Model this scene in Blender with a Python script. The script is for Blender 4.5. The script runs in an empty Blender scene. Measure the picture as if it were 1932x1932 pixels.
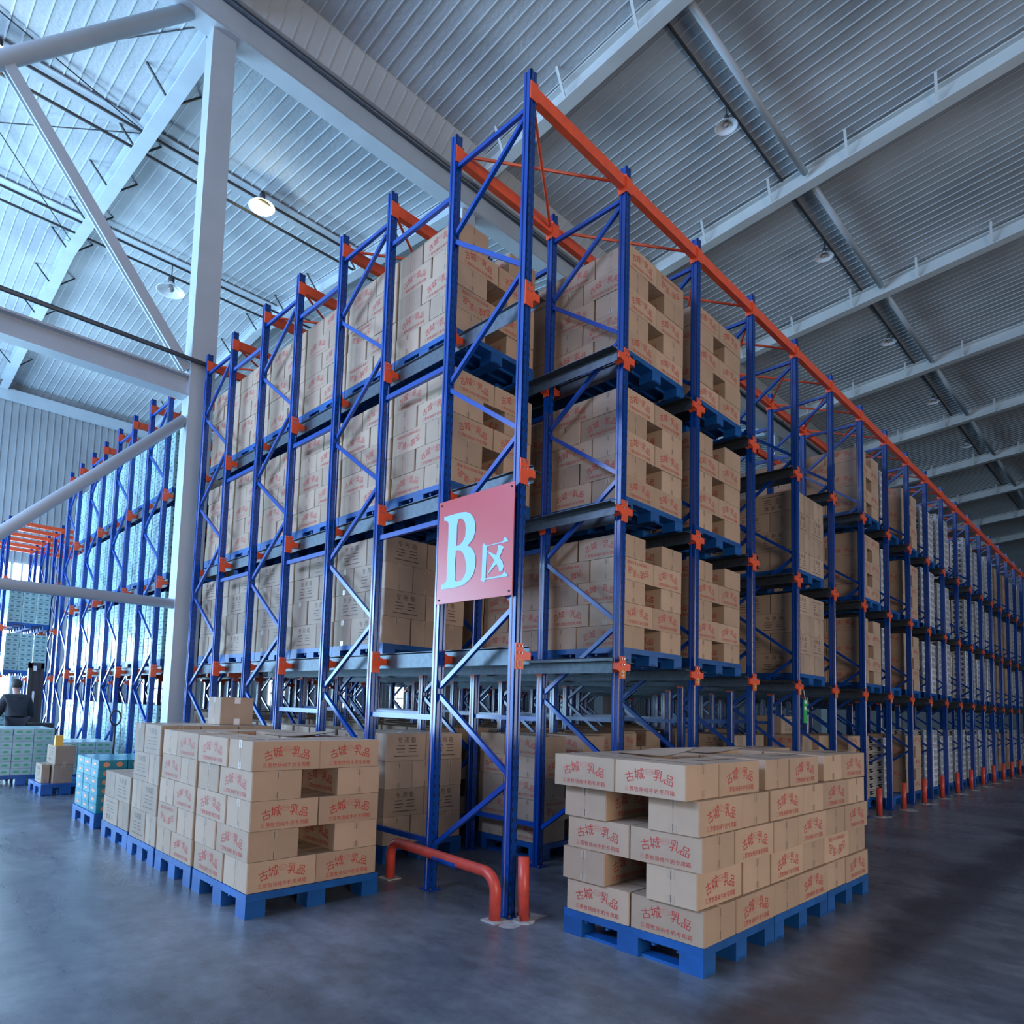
# ---------------------------------------------------------------- warehouse with blue drive-in racking
import bpy, bmesh, math, random
from mathutils import Vector, Matrix
random.seed(11)
PI = math.pi
sc = bpy.context.scene
COL = sc.collection

# ---------------------------------------------------------------- camera
cam_d = bpy.data.cameras.new('camera')
cam = bpy.data.objects.new('camera', cam_d); COL.objects.link(cam)
RR = ((0.7313818366, -0.0771546368, 0.6775896775), (-0.6811367944, -0.0335978608, 0.7313848858), (0.0336641716, 0.9964528819, 0.0771257271))
mw = Matrix.Identity(4)
for r in range(3):
    mw[r][0] = RR[r][0]; mw[r][1] = RR[r][1]; mw[r][2] = -RR[r][2]
mw[0][3], mw[1][3], mw[2][3] = -3.6859, -3.3565, 1.5109
cam.matrix_world = mw
cam_d.sensor_fit = 'HORIZONTAL'; cam_d.sensor_width = 36.0
cam_d.lens = 36.0 * 1259.9553 / 1932
cam_d.shift_x = (966 - 864.5095) / 1932
cam_d.shift_y = (1232.5981 - 966) / 1932
cam_d.clip_start = 0.05; cam_d.clip_end = 300
sc.camera = cam
CAMP = Vector((-3.6859, -3.3565, 1.5109))

# ---------------------------------------------------------------- light and exposure
w = bpy.data.worlds.new('daylight'); sc.world = w; w.use_nodes = True
bg = w.node_tree.nodes['Background']
bg.inputs[0].default_value = (0.42, 0.62, 1.0, 1); bg.inputs[1].default_value = 0.6
sc.view_settings.view_transform = 'Standard'; sc.view_settings.look = 'None'
sc.view_settings.exposure = 0.0; sc.view_settings.gamma = 1.0; sc.view_settings.use_curve_mapping = False

def area(name, loc, target, sx, sy, power, color):
    d = bpy.data.lights.new(name, 'AREA'); d.shape = 'RECTANGLE'; d.size = sx; d.size_y = sy
    d.energy = power; d.color = color
    o = bpy.data.objects.new(name, d); COL.objects.link(o); o.location = loc
    o.rotation_euler = (Vector(target) - Vector(loc)).to_track_quat('-Z', 'Y').to_euler()
    return o
# open loading doors: a long row on the left side of the hall, one behind the camera; the right-hand fill is added
area('loading_door_light', (-13.4, 19, 3.6), (0, 19, 6.0), 12, 7, 6600, (0.42, 0.70, 1.0))
area('far_door_light', (-2.2, 26.3, 2.2), (-2.0, 10, 1.2), 5.5, 3.8, 2700, (0.45, 0.76, 1.0))
area('clerestory_light', (-13.4, 5, 9.3), (0, 4.0, 6.0), 12, 3, 2300, (0.46, 0.62, 1.0))
area('rear_door_light', (-5.0, -15.3, 3.0), (0.5, 0, 1.2), 8, 5.5, 1080, (1.0, 0.79, 0.63))
area('right_fill_light', (15, -15.3, 3.0), (13, 0, 2.5), 8, 5.5, 620, (0.86, 0.90, 1.0))  # added fill to brighten the right-hand rack fronts and floor

# ---------------------------------------------------------------- materials
MATS = {}
def mat(name, col, rough=0.6, metal=0.0, spec=0.5, noise=0.0, nscale=8.0, bump=0.0, bscale=60.0, emit=None, estr=0.0, rnd=0.0, coat=0.0, dark=None):
    if name in MATS: return MATS[name]
    m = bpy.data.materials.new(name); m.use_nodes = True; nt = m.node_tree; N = nt.nodes; L = nt.links
    b = N['Principled BSDF']
    b.inputs['Base Color'].default_value = (*col, 1); b.inputs['Roughness'].default_value = rough
    b.inputs['Metallic'].default_value = metal; b.inputs['Specular IOR Level'].default_value = spec
    b.inputs['Coat Weight'].default_value = coat; b.inputs['Coat Roughness'].default_value = 0.15
    if emit:
        b.inputs['Emission Color'].default_value = (*emit, 1); b.inputs['Emission Strength'].default_value = estr
    src = None
    if noise or rnd:
        tc = N.new('ShaderNodeTexCoord'); nz = N.new('ShaderNodeTexNoise'); nz.inputs['Scale'].default_value = nscale; nz.inputs['Detail'].default_value = 5
        L.new(tc.outputs['Object'], nz.inputs['Vector'])
        mx = N.new('ShaderNodeMix'); mx.data_type = 'RGBA'
        d = dark or tuple(c * (1 - noise) for c in col); u = tuple(min(1, c * (1 + noise * .5)) for c in col)
        mx.inputs[6].default_value = (*d, 1); mx.inputs[7].default_value = (*u, 1)
        mr = N.new('ShaderNodeMapRange'); mr.inputs[1].default_value = .3; mr.inputs[2].default_value = .7
        L.new(nz.outputs['Fac'], mr.inputs[0]); L.new(mr.outputs[0], mx.inputs[0])
        src = mx.outputs[2]
        if rnd:
            oi = N.new('ShaderNodeObjectInfo'); hs = N.new('ShaderNodeHueSaturation')
            m2 = N.new('ShaderNodeMapRange'); m2.inputs[3].default_value = 1 - rnd; m2.inputs[4].default_value = 1 + rnd * .6
            L.new(oi.outputs['Random'], m2.inputs[0]); L.new(m2.outputs[0], hs.inputs['Value']); L.new(src, hs.inputs['Color']); src = hs.outputs[0]
        L.new(src, b.inputs['Base Color'])
    if bump:
        tc = N.new('ShaderNodeTexCoord'); nz = N.new('ShaderNodeTexNoise'); nz.inputs['Scale'].default_value = bscale
        L.new(tc.outputs['Object'], nz.inputs['Vector']); bp = N.new('ShaderNodeBump'); bp.inputs['Strength'].default_value = bump; bp.inputs['Distance'].default_value = 0.01
        L.new(nz.outputs['Fac'], bp.inputs['Height']); L.new(bp.outputs[0], b.inputs['Normal'])
    MATS[name] = m
    return m

CARD = mat('cardboard', (0.475, 0.352, 0.252), 0.75, noise=.10, nscale=3.5, rnd=.16, spec=.25)
CARDZ = mat('grey_brown_cardboard', (0.415, 0.325, 0.245), 0.75, noise=.14, nscale=3.0, rnd=.18, spec=.25)
REDP = mat('red_print', (0.48, 0.035, 0.03), 0.6)
FAINT = mat('faint_red_print', (0.50, 0.20, 0.15), 0.6)
BLKP = mat('dark_print', (0.10, 0.06, 0.05), 0.6)
TAPE = mat('packing_tape', (0.47, 0.36, 0.26), 0.14, spec=.8)
STAPLE = mat('staple_and_slit', (0.10, 0.075, 0.06), 0.5)
CWHITE = mat('white_carton_film', (0.82, 0.86, 0.9), 0.22, noise=.12, nscale=9, rnd=.15, spec=.7)
CPALE = mat('pale_milk_carton_film', (0.36, 0.56, 0.58), 0.28, noise=.15, nscale=8, rnd=.12, spec=.7)
CBLK = mat('black_carton_print', (0.035, 0.05, 0.06), 0.4)
CGREEN = mat('green_carton_print', (0.08, 0.42, 0.22), 0.4)
TEAL = mat('teal_pack_film', (0.012, 0.27, 0.36), 0.22, noise=.2, nscale=9, rnd=.15, spec=.8)
TEALP = mat('pale_teal_pack_front', (0.10, 0.45, 0.55), 0.25)
PEACH = mat('orange_pack_print', (0.80, 0.30, 0.16), 0.4)
BLUE = mat('blue_plastic', (0.008, 0.10, 0.36), 0.36, noise=.25, nscale=5, rnd=.2, spec=.5)
ORANGE = mat('orange_rack_paint', (0.80, 0.105, 0.035), 0.35, noise=.12, nscale=12, spec=.5)
BRACE = mat('blue_rack_brace_paint', (0.000, 0.052, 0.33), 0.24, spec=.7)
GALV = mat("galvanised_steel", (0.10, 0.12, 0.14), 0.45, metal=.8, noise=.2, nscale=20)
BOLT = mat('zinc_bolt', (0.6, 0.6, 0.6), 0.25, metal=1)
SIGNR = mat('sign_red', (0.50, 0.022, 0.03), 0.32, spec=.6)
SIGNW = mat('sign_pale_blue_lettering', (0.28, 0.58, 0.92), 0.4)
YEL = mat('yellow_ring_print', (0.9, 0.55, 0.05), 0.4)
PIPE = mat('red_guard_paint', (0.62, 0.075, 0.05), 0.38, noise=.2, nscale=14)
STEELW = mat('pale_grey_steel_paint', (0.46, 0.53, 0.58), 0.55, noise=.08, nscale=1.5)
CREAM = mat('pale_cream_steel_paint', (0.52, 0.56, 0.56), 0.55, noise=.08, nscale=1.5)
DARK = mat('dark_conduit', (0.03, 0.032, 0.035), 0.6)
LAMPM = mat('lamp_enamel', (0.75, 0.8, 0.85), 0.35)
PALEGREY = mat('pale_rough_grey', (0.42, 0.42, 0.42), 0.9, noise=.3, nscale=20)
GREENT = mat('green_tag', (0.02, 0.42, 0.10), 0.5)
WHITE = mat('white_paper', (0.8, 0.82, 0.84), 0.6)
BLACKM = mat('black_machine_paint', (0.03, 0.032, 0.036), 0.5)
CLOTH = mat('dark_work_jacket', (0.022, 0.026, 0.035), 0.85, noise=.2, nscale=20)
SKIN = mat('skin', (0.42, 0.24, 0.18), 0.6)
HAIR = mat('black_hair', (0.02, 0.017, 0.015), 0.6)
WINDOW = mat('daylit_window', (0.9, 0.95, 1.0), 0.3, emit=(0.66, 0.86, 1.0), estr=6.0)
BULB = mat('lit_bulb', (1, 0.9, 0.6), 0.3, emit=(1.0, 0.80, 0.30), estr=14.0)

def upright_material():
    m = bpy.data.materials.new('blue_upright_paint'); m.use_nodes = True; nt = m.node_tree; N = nt.nodes; L = nt.links
    b = N['Principled BSDF']; b.inputs['Roughness'].default_value = .2; b.inputs['Specular IOR Level'].default_value = .75
    tc = N.new('ShaderNodeTexCoord'); sp = N.new('ShaderNodeSeparateXYZ'); L.new(tc.outputs['Object'], sp.inputs[0])
    def mth(op, a, bv=None, v=None):
        n = N.new('ShaderNodeMath'); n.operation = op
        if isinstance(a, (int, float)): n.inputs[0].default_value = a
        else: L.new(a, n.inputs[0])
        if bv is not None:
            if isinstance(bv, (int, float)): n.inputs[1].default_value = bv
            else: L.new(bv, n.inputs[1])
        return n.outputs[0]
    # two rows of punched slots in the faces that look along the aisle
    ax = mth('ABSOLUTE', sp.outputs[0]); near = mth('LESS_THAN', mth('ABSOLUTE', mth('SUBTRACT', ax, .024)), .0045)
    fr = mth('FRACT', mth('DIVIDE', sp.outputs[2], .075)); slot = mth('LESS_THAN', fr, .42)
    sn = N.new('ShaderNodeSeparateXYZ'); L.new(tc.outputs['Normal'], sn.inputs[0]); fy = mth('GREATER_THAN', mth('ABSOLUTE', sn.outputs[1]), .7)
    msk = mth('MULTIPLY', mth('MULTIPLY', near, slot), fy)
    mx = N.new('ShaderNodeMix'); mx.data_type = 'RGBA'; mx.inputs[6].default_value = (0.000, 0.050, 0.30, 1); mx.inputs[7].default_value = (0.004, 0.008, 0.02, 1)
    L.new(msk, mx.inputs[0]); L.new(mx.outputs[2], b.inputs['Base Color'])
    return m
UPR = upright_material()

def floor_material():
    m = bpy.data.materials.new('polished_concrete'); m.use_nodes = True; nt = m.node_tree; N = nt.nodes; L = nt.links
    b = N['Principled BSDF']; tc = N.new('ShaderNodeTexCoord')
    def noise(scale, det, rough=.6, mp=None):
        n = N.new('ShaderNodeTexNoise'); n.inputs['Scale'].default_value = scale; n.inputs['Detail'].default_value = det; n.inputs['Roughness'].default_value = rough
        if mp:
            q = N.new('ShaderNodeMapping'); q.inputs['Scale'].default_value = mp; L.new(tc.outputs['Object'], q.inputs[0]); L.new(q.outputs[0], n.inputs['Vector'])
        else: L.new(tc.outputs['Object'], n.inputs['Vector'])
        return n.outputs['Fac']
    a = noise(.7, 8, .65); c = noise(7, 9, .75); s = noise(2.2, 6, .7, (1.0, .25, 1))
    r1 = N.new('ShaderNodeValToRGB'); L.new(a, r1.inputs[0])
    r1.color_ramp.elements[0].position = .36; r1.color_ramp.elements[0].color = (.105, .125, .15, 1)
    r1.color_ramp.elements[1].position = .66; r1.color_ramp.elements[1].color = (.24, .27, .305, 1)
    mx = N.new('ShaderNodeMix'); mx.data_type = 'RGBA'; mx.blend_type = 'MULTIPLY'; mx.inputs[0].default_value = .75
    r2 = N.new('ShaderNodeValToRGB'); L.new(c, r2.inputs[0]); r2.color_ramp.elements[0].position = .3; r2.color_ramp.elements[0].color = (.5, .5, .52, 1); r2.color_ramp.elements[1].position = .62
    L.new(r1.outputs[0], mx.inputs[6]); L.new(r2.outputs[0], mx.inputs[7])
    mx2 = N.new('ShaderNodeMix'); mx2.data_type = 'RGBA'; mx2.blend_type = 'MULTIPLY'; mx2.inputs[0].default_value = .5
    r3 = N.new('ShaderNodeValToRGB'); L.new(s, r3.inputs[0]); r3.color_ramp.elements[0].position = .38; r3.color_ramp.elements[0].color = (.45, .45, .48, 1); r3.color_ramp.elements[1].position = .6
    L.new(mx.outputs[2], mx2.inputs[6]); L.new(r3.outputs[0], mx2.inputs[7])
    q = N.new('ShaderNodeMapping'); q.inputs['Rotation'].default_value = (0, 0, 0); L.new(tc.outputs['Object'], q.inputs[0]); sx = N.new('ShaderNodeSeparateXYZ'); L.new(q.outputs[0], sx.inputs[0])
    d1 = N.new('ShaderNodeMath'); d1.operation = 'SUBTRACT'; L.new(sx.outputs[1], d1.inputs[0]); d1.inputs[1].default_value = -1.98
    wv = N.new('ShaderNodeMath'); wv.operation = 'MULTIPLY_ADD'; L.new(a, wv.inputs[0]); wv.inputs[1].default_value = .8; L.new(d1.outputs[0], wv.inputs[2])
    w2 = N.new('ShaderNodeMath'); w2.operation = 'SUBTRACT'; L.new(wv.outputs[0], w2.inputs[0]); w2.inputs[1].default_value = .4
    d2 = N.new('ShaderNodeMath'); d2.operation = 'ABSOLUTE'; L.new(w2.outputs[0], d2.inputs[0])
    bm = N.new('ShaderNodeMapRange'); bm.interpolation_type = 'SMOOTHSTEP'; bm.inputs[1].default_value = .08; bm.inputs[2].default_value = .34; bm.inputs[3].default_value = .38; bm.inputs[4].default_value = 1.0; L.new(d2.outputs[0], bm.inputs[0])  # darkens one wavering band of the floor running along x
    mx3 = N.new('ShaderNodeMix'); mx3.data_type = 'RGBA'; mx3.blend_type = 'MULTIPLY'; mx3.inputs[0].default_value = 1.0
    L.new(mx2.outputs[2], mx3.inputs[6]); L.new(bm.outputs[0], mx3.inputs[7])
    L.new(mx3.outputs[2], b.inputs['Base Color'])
    rr = N.new('ShaderNodeMapRange'); L.new(s, rr.inputs[0]); rr.inputs[1].default_value = .3; rr.inputs[2].default_value = .7; rr.inputs[3].default_value = .20; rr.inputs[4].default_value = .42
    L.new(rr.outputs[0], b.inputs['Roughness']); b.inputs['Specular IOR Level'].default_value = .5
    bp = N.new('ShaderNodeBump'); bp.inputs['Strength'].default_value = .25; bp.inputs['Distance'].default_value = .01; L.new(c, bp.inputs['Height']); L.new(bp.outputs[0], b.inputs['Normal'])
    return m
def panel_material(name, c0, c1, scale):
    m = bpy.data.materials.new(name); m.use_nodes = True; nt = m.node_tree; N = nt.nodes; L = nt.links
    b = N['Principled BSDF']; tc = N.new('ShaderNodeTexCoord'); n = N.new('ShaderNodeTexNoise'); n.inputs['Scale'].default_value = scale; n.inputs['Detail'].default_value = 6
    L.new(tc.outputs['Object'], n.inputs['Vector']); r = N.new('ShaderNodeValToRGB'); L.new(n.outputs['Fac'], r.inputs[0])
    r.color_ramp.elements[0].position = .33; r.color_ramp.elements[0].color = (*c0, 1); r.color_ramp.elements[1].position = .6; r.color_ramp.elements[1].color = (*c1, 1)
    L.new(r.outputs[0], b.inputs['Base Color']); b.inputs['Roughness'].default_value = .6
    n2 = N.new('ShaderNodeTexNoise'); n2.inputs['Scale'].default_value = 14; L.new(tc.outputs['Object'], n2.inputs['Vector'])
    bp = N.new('ShaderNodeBump'); bp.inputs['Strength'].default_value = .5; bp.inputs['Distance'].default_value = .02; L.new(n2.outputs['Fac'], bp.inputs['Height']); L.new(bp.outputs[0], b.inputs['Normal'])
    return m
FLOORM = floor_material()
CEILM = panel_material('insulated_roof_lining', (.27, .30, .33), (.43, .47, .50), .45)
SEAMM = mat('pale_lining_seam', (.50, .55, .58), .5)
WALLM = panel_material('ribbed_wall_sheet', (.26, .28, .30), (.33, .35, .37), .6)

# ---------------------------------------------------------------- mesh builder
class MB:
    def __init__(s): s.v = []; s.f = []; s.m = []
    def add(s, vs, fs, mi=0, mtx=None):
        o = len(s.v)
        if mtx is not None: vs = [tuple(mtx @ Vector(p)) for p in vs]
        s.v.extend(vs); s.f.extend([tuple(i + o for i in f) for f in fs]); s.m.extend([mi] * len(fs)); return s
    def box(s, x0, x1, y0, y1, z0, z1, mi=0, mtx=None):
        return s.add([(x0, y0, z0), (x1, y0, z0), (x1, y1, z0), (x0, y1, z0), (x0, y0, z1), (x1, y0, z1), (x1, y1, z1), (x0, y1, z1)],
                     [(0, 3, 2, 1), (4, 5, 6, 7), (0, 1, 5, 4), (1, 2, 6, 5), (2, 3, 7, 6), (3, 0, 4, 7)], mi, mtx)
    def bar(s, a, b, wd, ht, mi=0, up=(0, 0, 1)):
        a = Vector(a); b = Vector(b); d = (b - a).normalized(); u = Vector(up)
        if abs(d.dot(u)) > .98: u = Vector((0, 1, 0))
        x = d.cross(u).normalized() * wd / 2; y = x.cross(d).normalized() * ht / 2
        vs = [tuple(p + sx * x + sy * y) for p in (a, b) for sx, sy in ((-1, -1), (1, -1), (1, 1), (-1, 1))]
        return s.add(vs, [(3, 2, 1, 0), (4, 5, 6, 7), (0, 1, 5, 4), (1, 2, 6, 5), (2, 3, 7, 6), (3, 0, 4, 7)], mi)
    def tube(s, pts, r, n=10, mi=0):
        pts = [Vector(p) for p in pts]; rs = r if isinstance(r, (list, tuple)) else [r] * len(pts); vs = []; fs = []
        prev = None
        for k, p in enumerate(pts):
            d = (pts[min(k + 1, len(pts) - 1)] - pts[max(k - 1, 0)]).normalized()
            if prev is None:
                u = Vector((0, 0, 1)) if abs(d.z) < .9 else Vector((1, 0, 0)); x = d.cross(u).normalized()
            else: x = (prev - d * prev.dot(d)).normalized()
            prev = x; y = d.cross(x)
            for i in range(n):
                t = 2 * PI * i / n; vs.append(tuple(p + rs[k] * (math.cos(t) * x + math.sin(t) * y)))
        for k in range(len(pts) - 1):
            for i in range(n):
                j = (i + 1) % n; fs.append((k * n + i, k * n + j, (k + 1) * n + j, (k + 1) * n + i))
        fs.append(tuple(range(n))[::-1]); fs.append(tuple(range((len(pts) - 1) * n, len(pts) * n)))
        return s.add(vs, fs, mi)
    def prism(s, prof, z0, z1, mi=0, mtx=None):      # profile in xy, extruded along z
        n = len(prof); vs = [(x, y, z0) for x, y in prof] + [(x, y, z1) for x, y in prof]
        fs = [(i, (i + 1) % n, n + (i + 1) % n, n + i) for i in range(n)] + [tuple(range(n))[::-1], tuple(range(n, 2 * n))]
        return s.add(vs, fs, mi, mtx)
    def lathe(s, prof, n=24, mi=0, mtx=None):
        vs = [(r * math.cos(2 * PI * i / n), r * math.sin(2 * PI * i / n), z) for r, z in prof for i in range(n)]
        fs = [(k * n + i, k * n + (i + 1) % n, (k + 1) * n + (i + 1) % n, (k + 1) * n + i) for k in range(len(prof) - 1) for i in range(n)]
        return s.add(vs, fs, mi, mtx)
    def mesh(s, name, mats, smooth=False):
        me = bpy.data.meshes.new(name); me.from_pydata(s.v, [], s.f)
        for m in (mats if isinstance(mats, (list, tuple)) else [mats]): me.materials.append(m)
        me.polygons.foreach_set('material_index', s.m)
        if smooth: me.polygons.foreach_set('use_smooth', [True] * len(s.f))
        me.update(); return me

def ob(name, me, loc=(0, 0, 0), parent=None, rot=None):
    o = bpy.data.objects.new(name, me); COL.objects.link(o); o.location = loc
    if rot: o.rotation_euler = rot
    if parent is not None: o.parent = parent
    return o
def tag(o, label, cat, group=None, kind=None):
    o['label'] = label; o['category'] = cat
    if group: o['group'] = group
    if kind: o['kind'] = kind
    return o
def struct(name, mb, mats, label=None, smooth=False):
    o = ob(name, mb.mesh(name, mats, smooth)); o['kind'] = 'structure'
    if label: o['label'] = label
    return o
ORD = ['first', 'second', 'third', 'fourth', 'fifth', 'sixth', 'seventh', 'eighth', 'ninth', 'tenth', 'eleventh', 'twelfth', 'thirteenth', 'fourteenth',
       'fifteenth', 'sixteenth', 'seventeenth', 'eighteenth', 'nineteenth', 'twentieth', 'twenty-first', 'twenty-second', 'twenty-third']

# ---------------------------------------------------------------- glyphs
_gl = {}
def glyph(ch, res=1, off=0.0):
    k = (ch, res, off)
    if k in _gl: return _gl[k]
    cu = bpy.data.curves.new('glyph', 'FONT'); cu.body = ch; cu.size = 1.0; cu.resolution_u = res; cu.align_x = 'CENTER'; cu.offset = off; cu.fill_mode = 'FRONT'
    o = bpy.data.objects.new('glyph', cu); COL.objects.link(o)
    dg = bpy.context.evaluated_depsgraph_get(); me = bpy.data.meshes.new_from_object(o.evaluated_get(dg))
    vs = [tuple(v.co) for v in me.vertices]; fs = [tuple(p.vertices) for p in me.polygons]
    xs = [v[0] for v in vs] or [0]; ys = [v[1] for v in vs] or [0]
    cx = (min(xs) + max(xs)) / 2; cy = (min(ys) + max(ys)) / 2
    vs = [(v[0] - cx, v[1] - cy, 0) for v in vs]
    bpy.data.objects.remove(o); bpy.data.curves.remove(cu); bpy.data.meshes.remove(me)
    _gl[k] = (vs, fs); return _gl[k]
def poly2d(loops):
    cu = bpy.data.curves.new('outline', 'CURVE'); cu.dimensions = '2D'; cu.fill_mode = 'BOTH'
    for lp in loops:
        sp = cu.splines.new('POLY'); sp.points.add(len(lp) - 1); sp.use_cyclic_u = True
        for p, c in zip(sp.points, lp): p.co = (c[0], c[1], 0, 1)
    o = bpy.data.objects.new('outline', cu); COL.objects.link(o)
    dg = bpy.context.evaluated_depsgraph_get(); me = bpy.data.meshes.new_from_object(o.evaluated_get(dg))
    r = ([tuple(v.co) for v in me.vertices], [tuple(p.vertices) for p in me.polygons])
    bpy.data.objects.remove(o); bpy.data.curves.remove(cu); bpy.data.meshes.remove(me)
    return r

# ================================================================ the hall
mb = MB(); mb.box(-40, 75, -30, 40, -.2, 0); struct('floor', mb, FLOORM, 'grey polished concrete floor with a dark band')
VY, RY, FY = 6.55, 16.8, 26.5                       # valley, ridge and far wall
def zb(y):                                          # underside of the rafters
    if y <= 6.7: return 12.58 + .10 * (6.3 - y)
    if y <= RY: return 12.25 + (13.4 - 12.25) * (y - 6.9) / (RY - 6.9)
    return 13.4 - (13.4 - 12.75) * (y - RY) / (FY - RY)
def zc(y): return zb(y) + .42
X0, X1 = -14, 62
mb = MB()
def slab(ya, yb):
    za, zz = zc(ya), zc(yb)
    mb.add([(X0, ya, za), (X1, ya, za), (X1, yb, zz), (X0, yb, zz), (X0, ya, za + .15), (X1, ya, za + .15), (X1, yb, zz + .15), (X0, yb, zz + .15)],
           [(0, 1, 2, 3), (4, 7, 6, 5), (0, 4, 5, 1), (1, 5, 6, 2), (2, 6, 7, 3), (3, 7, 4, 0)])
for a, b in ((-16, 6.5), (7.0, RY), (RY, FY)):
    slab(a, b)
    x = X0 + .1
    while x < X1:                                   # raised seams between the lining boards
        mb.bar((x, a + .02, zc(a) - .008), (x, b - .02, zc(b) - .008), .02, .016, 1); x += .235
struct('ceiling', mb, [CEILM, SEAMM], 'ribbed grey insulated roof lining in two slopes meeting at a valley')
mb = MB(); mb.box(-14, 62, FY, FY + .2, 0, 13.3)
x = -13.8
while x < 61: mb.box(x, x + .03, FY - .02, FY, 0, 13.1, 0); x += .24
struct('wall_far', mb, WALLM, 'grey wall of vertical ribbed sheet behind the racks')
mb = MB(); mb.box(-14, 62, FY - .25, FY - .05, 12.45, 12.85); struct('trim_1', mb, STEELW, 'pale eaves beam along the top of the far wall')
mb = MB(); mb.box(62, 62.2, -16, FY, 0, 14); struct('wall_right', mb, WALLM, 'far end wall of the hall')
mb = MB()                                            # left wall with its two open loading doors, near wall with one
for ya, yb_, za, zz_ in ((-16, 12.9, 0, 7.7), (-16, 12.9, 10.9, 14), (-16, -1.1, 7.7, 10.9), (11.1, 12.9, 7.7, 10.9), (25.1, FY, 0, 14), (12.9, 25.1, 7.3, 14)): mb.box(-14, -13.8, ya, yb_, za, zz_)
struct('wall_left', mb, WALLM, 'left wall with an open loading door and high windows')
mb = MB()
for xa, xb, za, zz_ in ((-14, -9.1, 0, 15), (-.9, 10.9, 0, 15), (19.1, 62, 0, 15), (-9.1, -.9, 6, 15), (10.9, 19.1, 6, 15)): mb.box(xa, xb, -16, -15.8, za, zz_)  # right-hand opening is added for the fill light
struct('wall_near', mb, WALLM, 'near wall with an open door and an added opening for fill light')
mb = MB(); mb.box(-5, 1.1, FY - .04, FY - .01, .05, 4.2, 0)
for q in (-5, -3, -1, 1.05): mb.box(q, q + .06, FY - .08, FY - .04, 0, 4.25, 1)
mb.box(-5, 1.1, FY - .08, FY - .04, 4.2, 4.3, 1)
struct('door_1', mb, [WINDOW, STEELW], 'bright daylit loading door at the far left')
n = 1
for xc in (6.2, 12, 15.6, 19.4, 23.2, 27.5, 33):
    mb = MB(); mb.box(xc - .4, xc + .4, FY - .05, FY - .01, 1.2, 2.4, 0)
    for q in (-.3, 0, .3): mb.box(xc + q - .02, xc + q + .02, FY - .07, FY - .05, 1.2, 2.4, 1)
    mb.box(xc - .4, xc + .4, FY - .07, FY - .05, 1.75, 1.8, 1)
    struct('window_%d' % n, mb, [WINDOW, STEELW], 'bright daylit opening low in the far wall'); n += 1
for k, xc in enumerate((.35, 1.3)):
    mb = MB(); mb.box(xc - .42, xc + .42, FY - .05, FY - .01, 4.2, 6.3, 0)
    for q in (-.15, .15): mb.box(xc + q - .03, xc + q + .03, FY - .07, FY - .05, 4.2, 6.3, 1)
    struct('window_%d' % n, mb, [WINDOW, STEELW], 'bright daylit window high in the far wall behind the empty rack'); n += 1

# ---- roof steel
def hbeam(mb, a, b, wd, ht, mi=0, up=(0, 0, 1), tf=.03):
    a = Vector(a); b = Vector(b); d = (b - a).normalized(); u = Vector(up)
    if abs(d.dot(u)) > .98: u = Vector((0, 1, 0))
    x = d.cross(u).normalized(); y = x.cross(d).normalized()
    mb.bar(a, b, .03, ht - tf, mi, up)
    for s in (-1, 1): mb.bar(a + y * s * (ht / 2 - tf / 2), b + y * s * (ht / 2 - tf / 2), wd, tf, mi, up)
for k in range(0, 10):
    x = .05 + 5.46 * k
    mb = MB(); ys = (6.45, -15.5)
    hbeam(mb, (x, ys[0], zb(ys[0]) + .19), (x, ys[1], zb(ys[1]) + .19), .26, .38)
    y = 5.6
    while y > -15:                                  # fly braces up to the purlins
        for s in (-1, 1): mb.bar((x + s * .1, y, zb(y) + .03), (x + s * .42, y - .05, zb(y) + .42), .05, .03)
        y -= 1.55
    struct('roof_beam', mb, CREAM, 'pale rafter crossing the right roof slope, %s from the left' % ORD[k])
    mb = MB()
    for a, b in ((7.1, RY), (RY, FY - .25)): hbeam(mb, (x, a, zb(a) + .19), (x, b, zb(b) + .19), .26, .38)
    y = 9.0
    while y < 26:
        for s in (-1, 1): mb.bar((x + s * .1, y, zb(y) + .03), (x + s * .5, y - .04, zb(y) + .42), .035, .03, 1)
        y += 1.9
    struct('roof_beam', mb, [STEELW, DARK], 'pale rafter crossing the left roof slope, %s from the left' % ORD[k])
mb = MB()
for y, z in ((1.76, zb(1.76) + .22),):
    for k in range(-1, 10): mb.tube([(.05 + 5.46 * k + .15, y, z), (.05 + 5.46 * (k + 1) - .15, y, z)], .065, 10)
struct('trim_2', mb, STEELW, 'long pale round tie tube under the right roof slope', True)
mb = MB(); mb.tube([(X0, 2.25, zc(2.25) - .04), (X1, 2.25, zc(2.25) - .04)], .03, 6); tag(ob('cable_conduit', mb.mesh('cable_conduit', DARK)), 'thin dark cable conduit running along the right roof slope', 'conduit')
mb = MB()
for y, hh in ((10.75, .2), (15.4, .2)):
    z = zb(y) + .2; mb.box(X0, X1, y - .22, y + .2, z + .14, z + .17); mb.tube([(X0, y - .3, z - .1), (X1, y - .3, z - .1)], .03, 6, 1); mb.tube([(X0, y + .25, z - .1), (X1, y + .25, z - .1)], .03, 6, 1)  # flat board added between each pipe pair to imitate the grey shading there
    for k in range(-2, 11):
        mb.bar((.05 + 5.46 * k, y - .34, z - .06), (.05 + 5.46 * k, y + .3, z - .06), .05, .05, 1)
struct('trim_3', mb, [STEELW, DARK], 'two pairs of dark pipes along the left roof slope with added shading boards between')
mb = MB(); hbeam(mb, (X0, 6.82, 12.38), (X1, 6.82, 12.38), .34, .42); mb.box(X0, X1, 6.64, 6.67, 12.2, 12.6)
struct('trim_4', mb, STEELW, 'deep pale girder along the roof valley')
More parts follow.
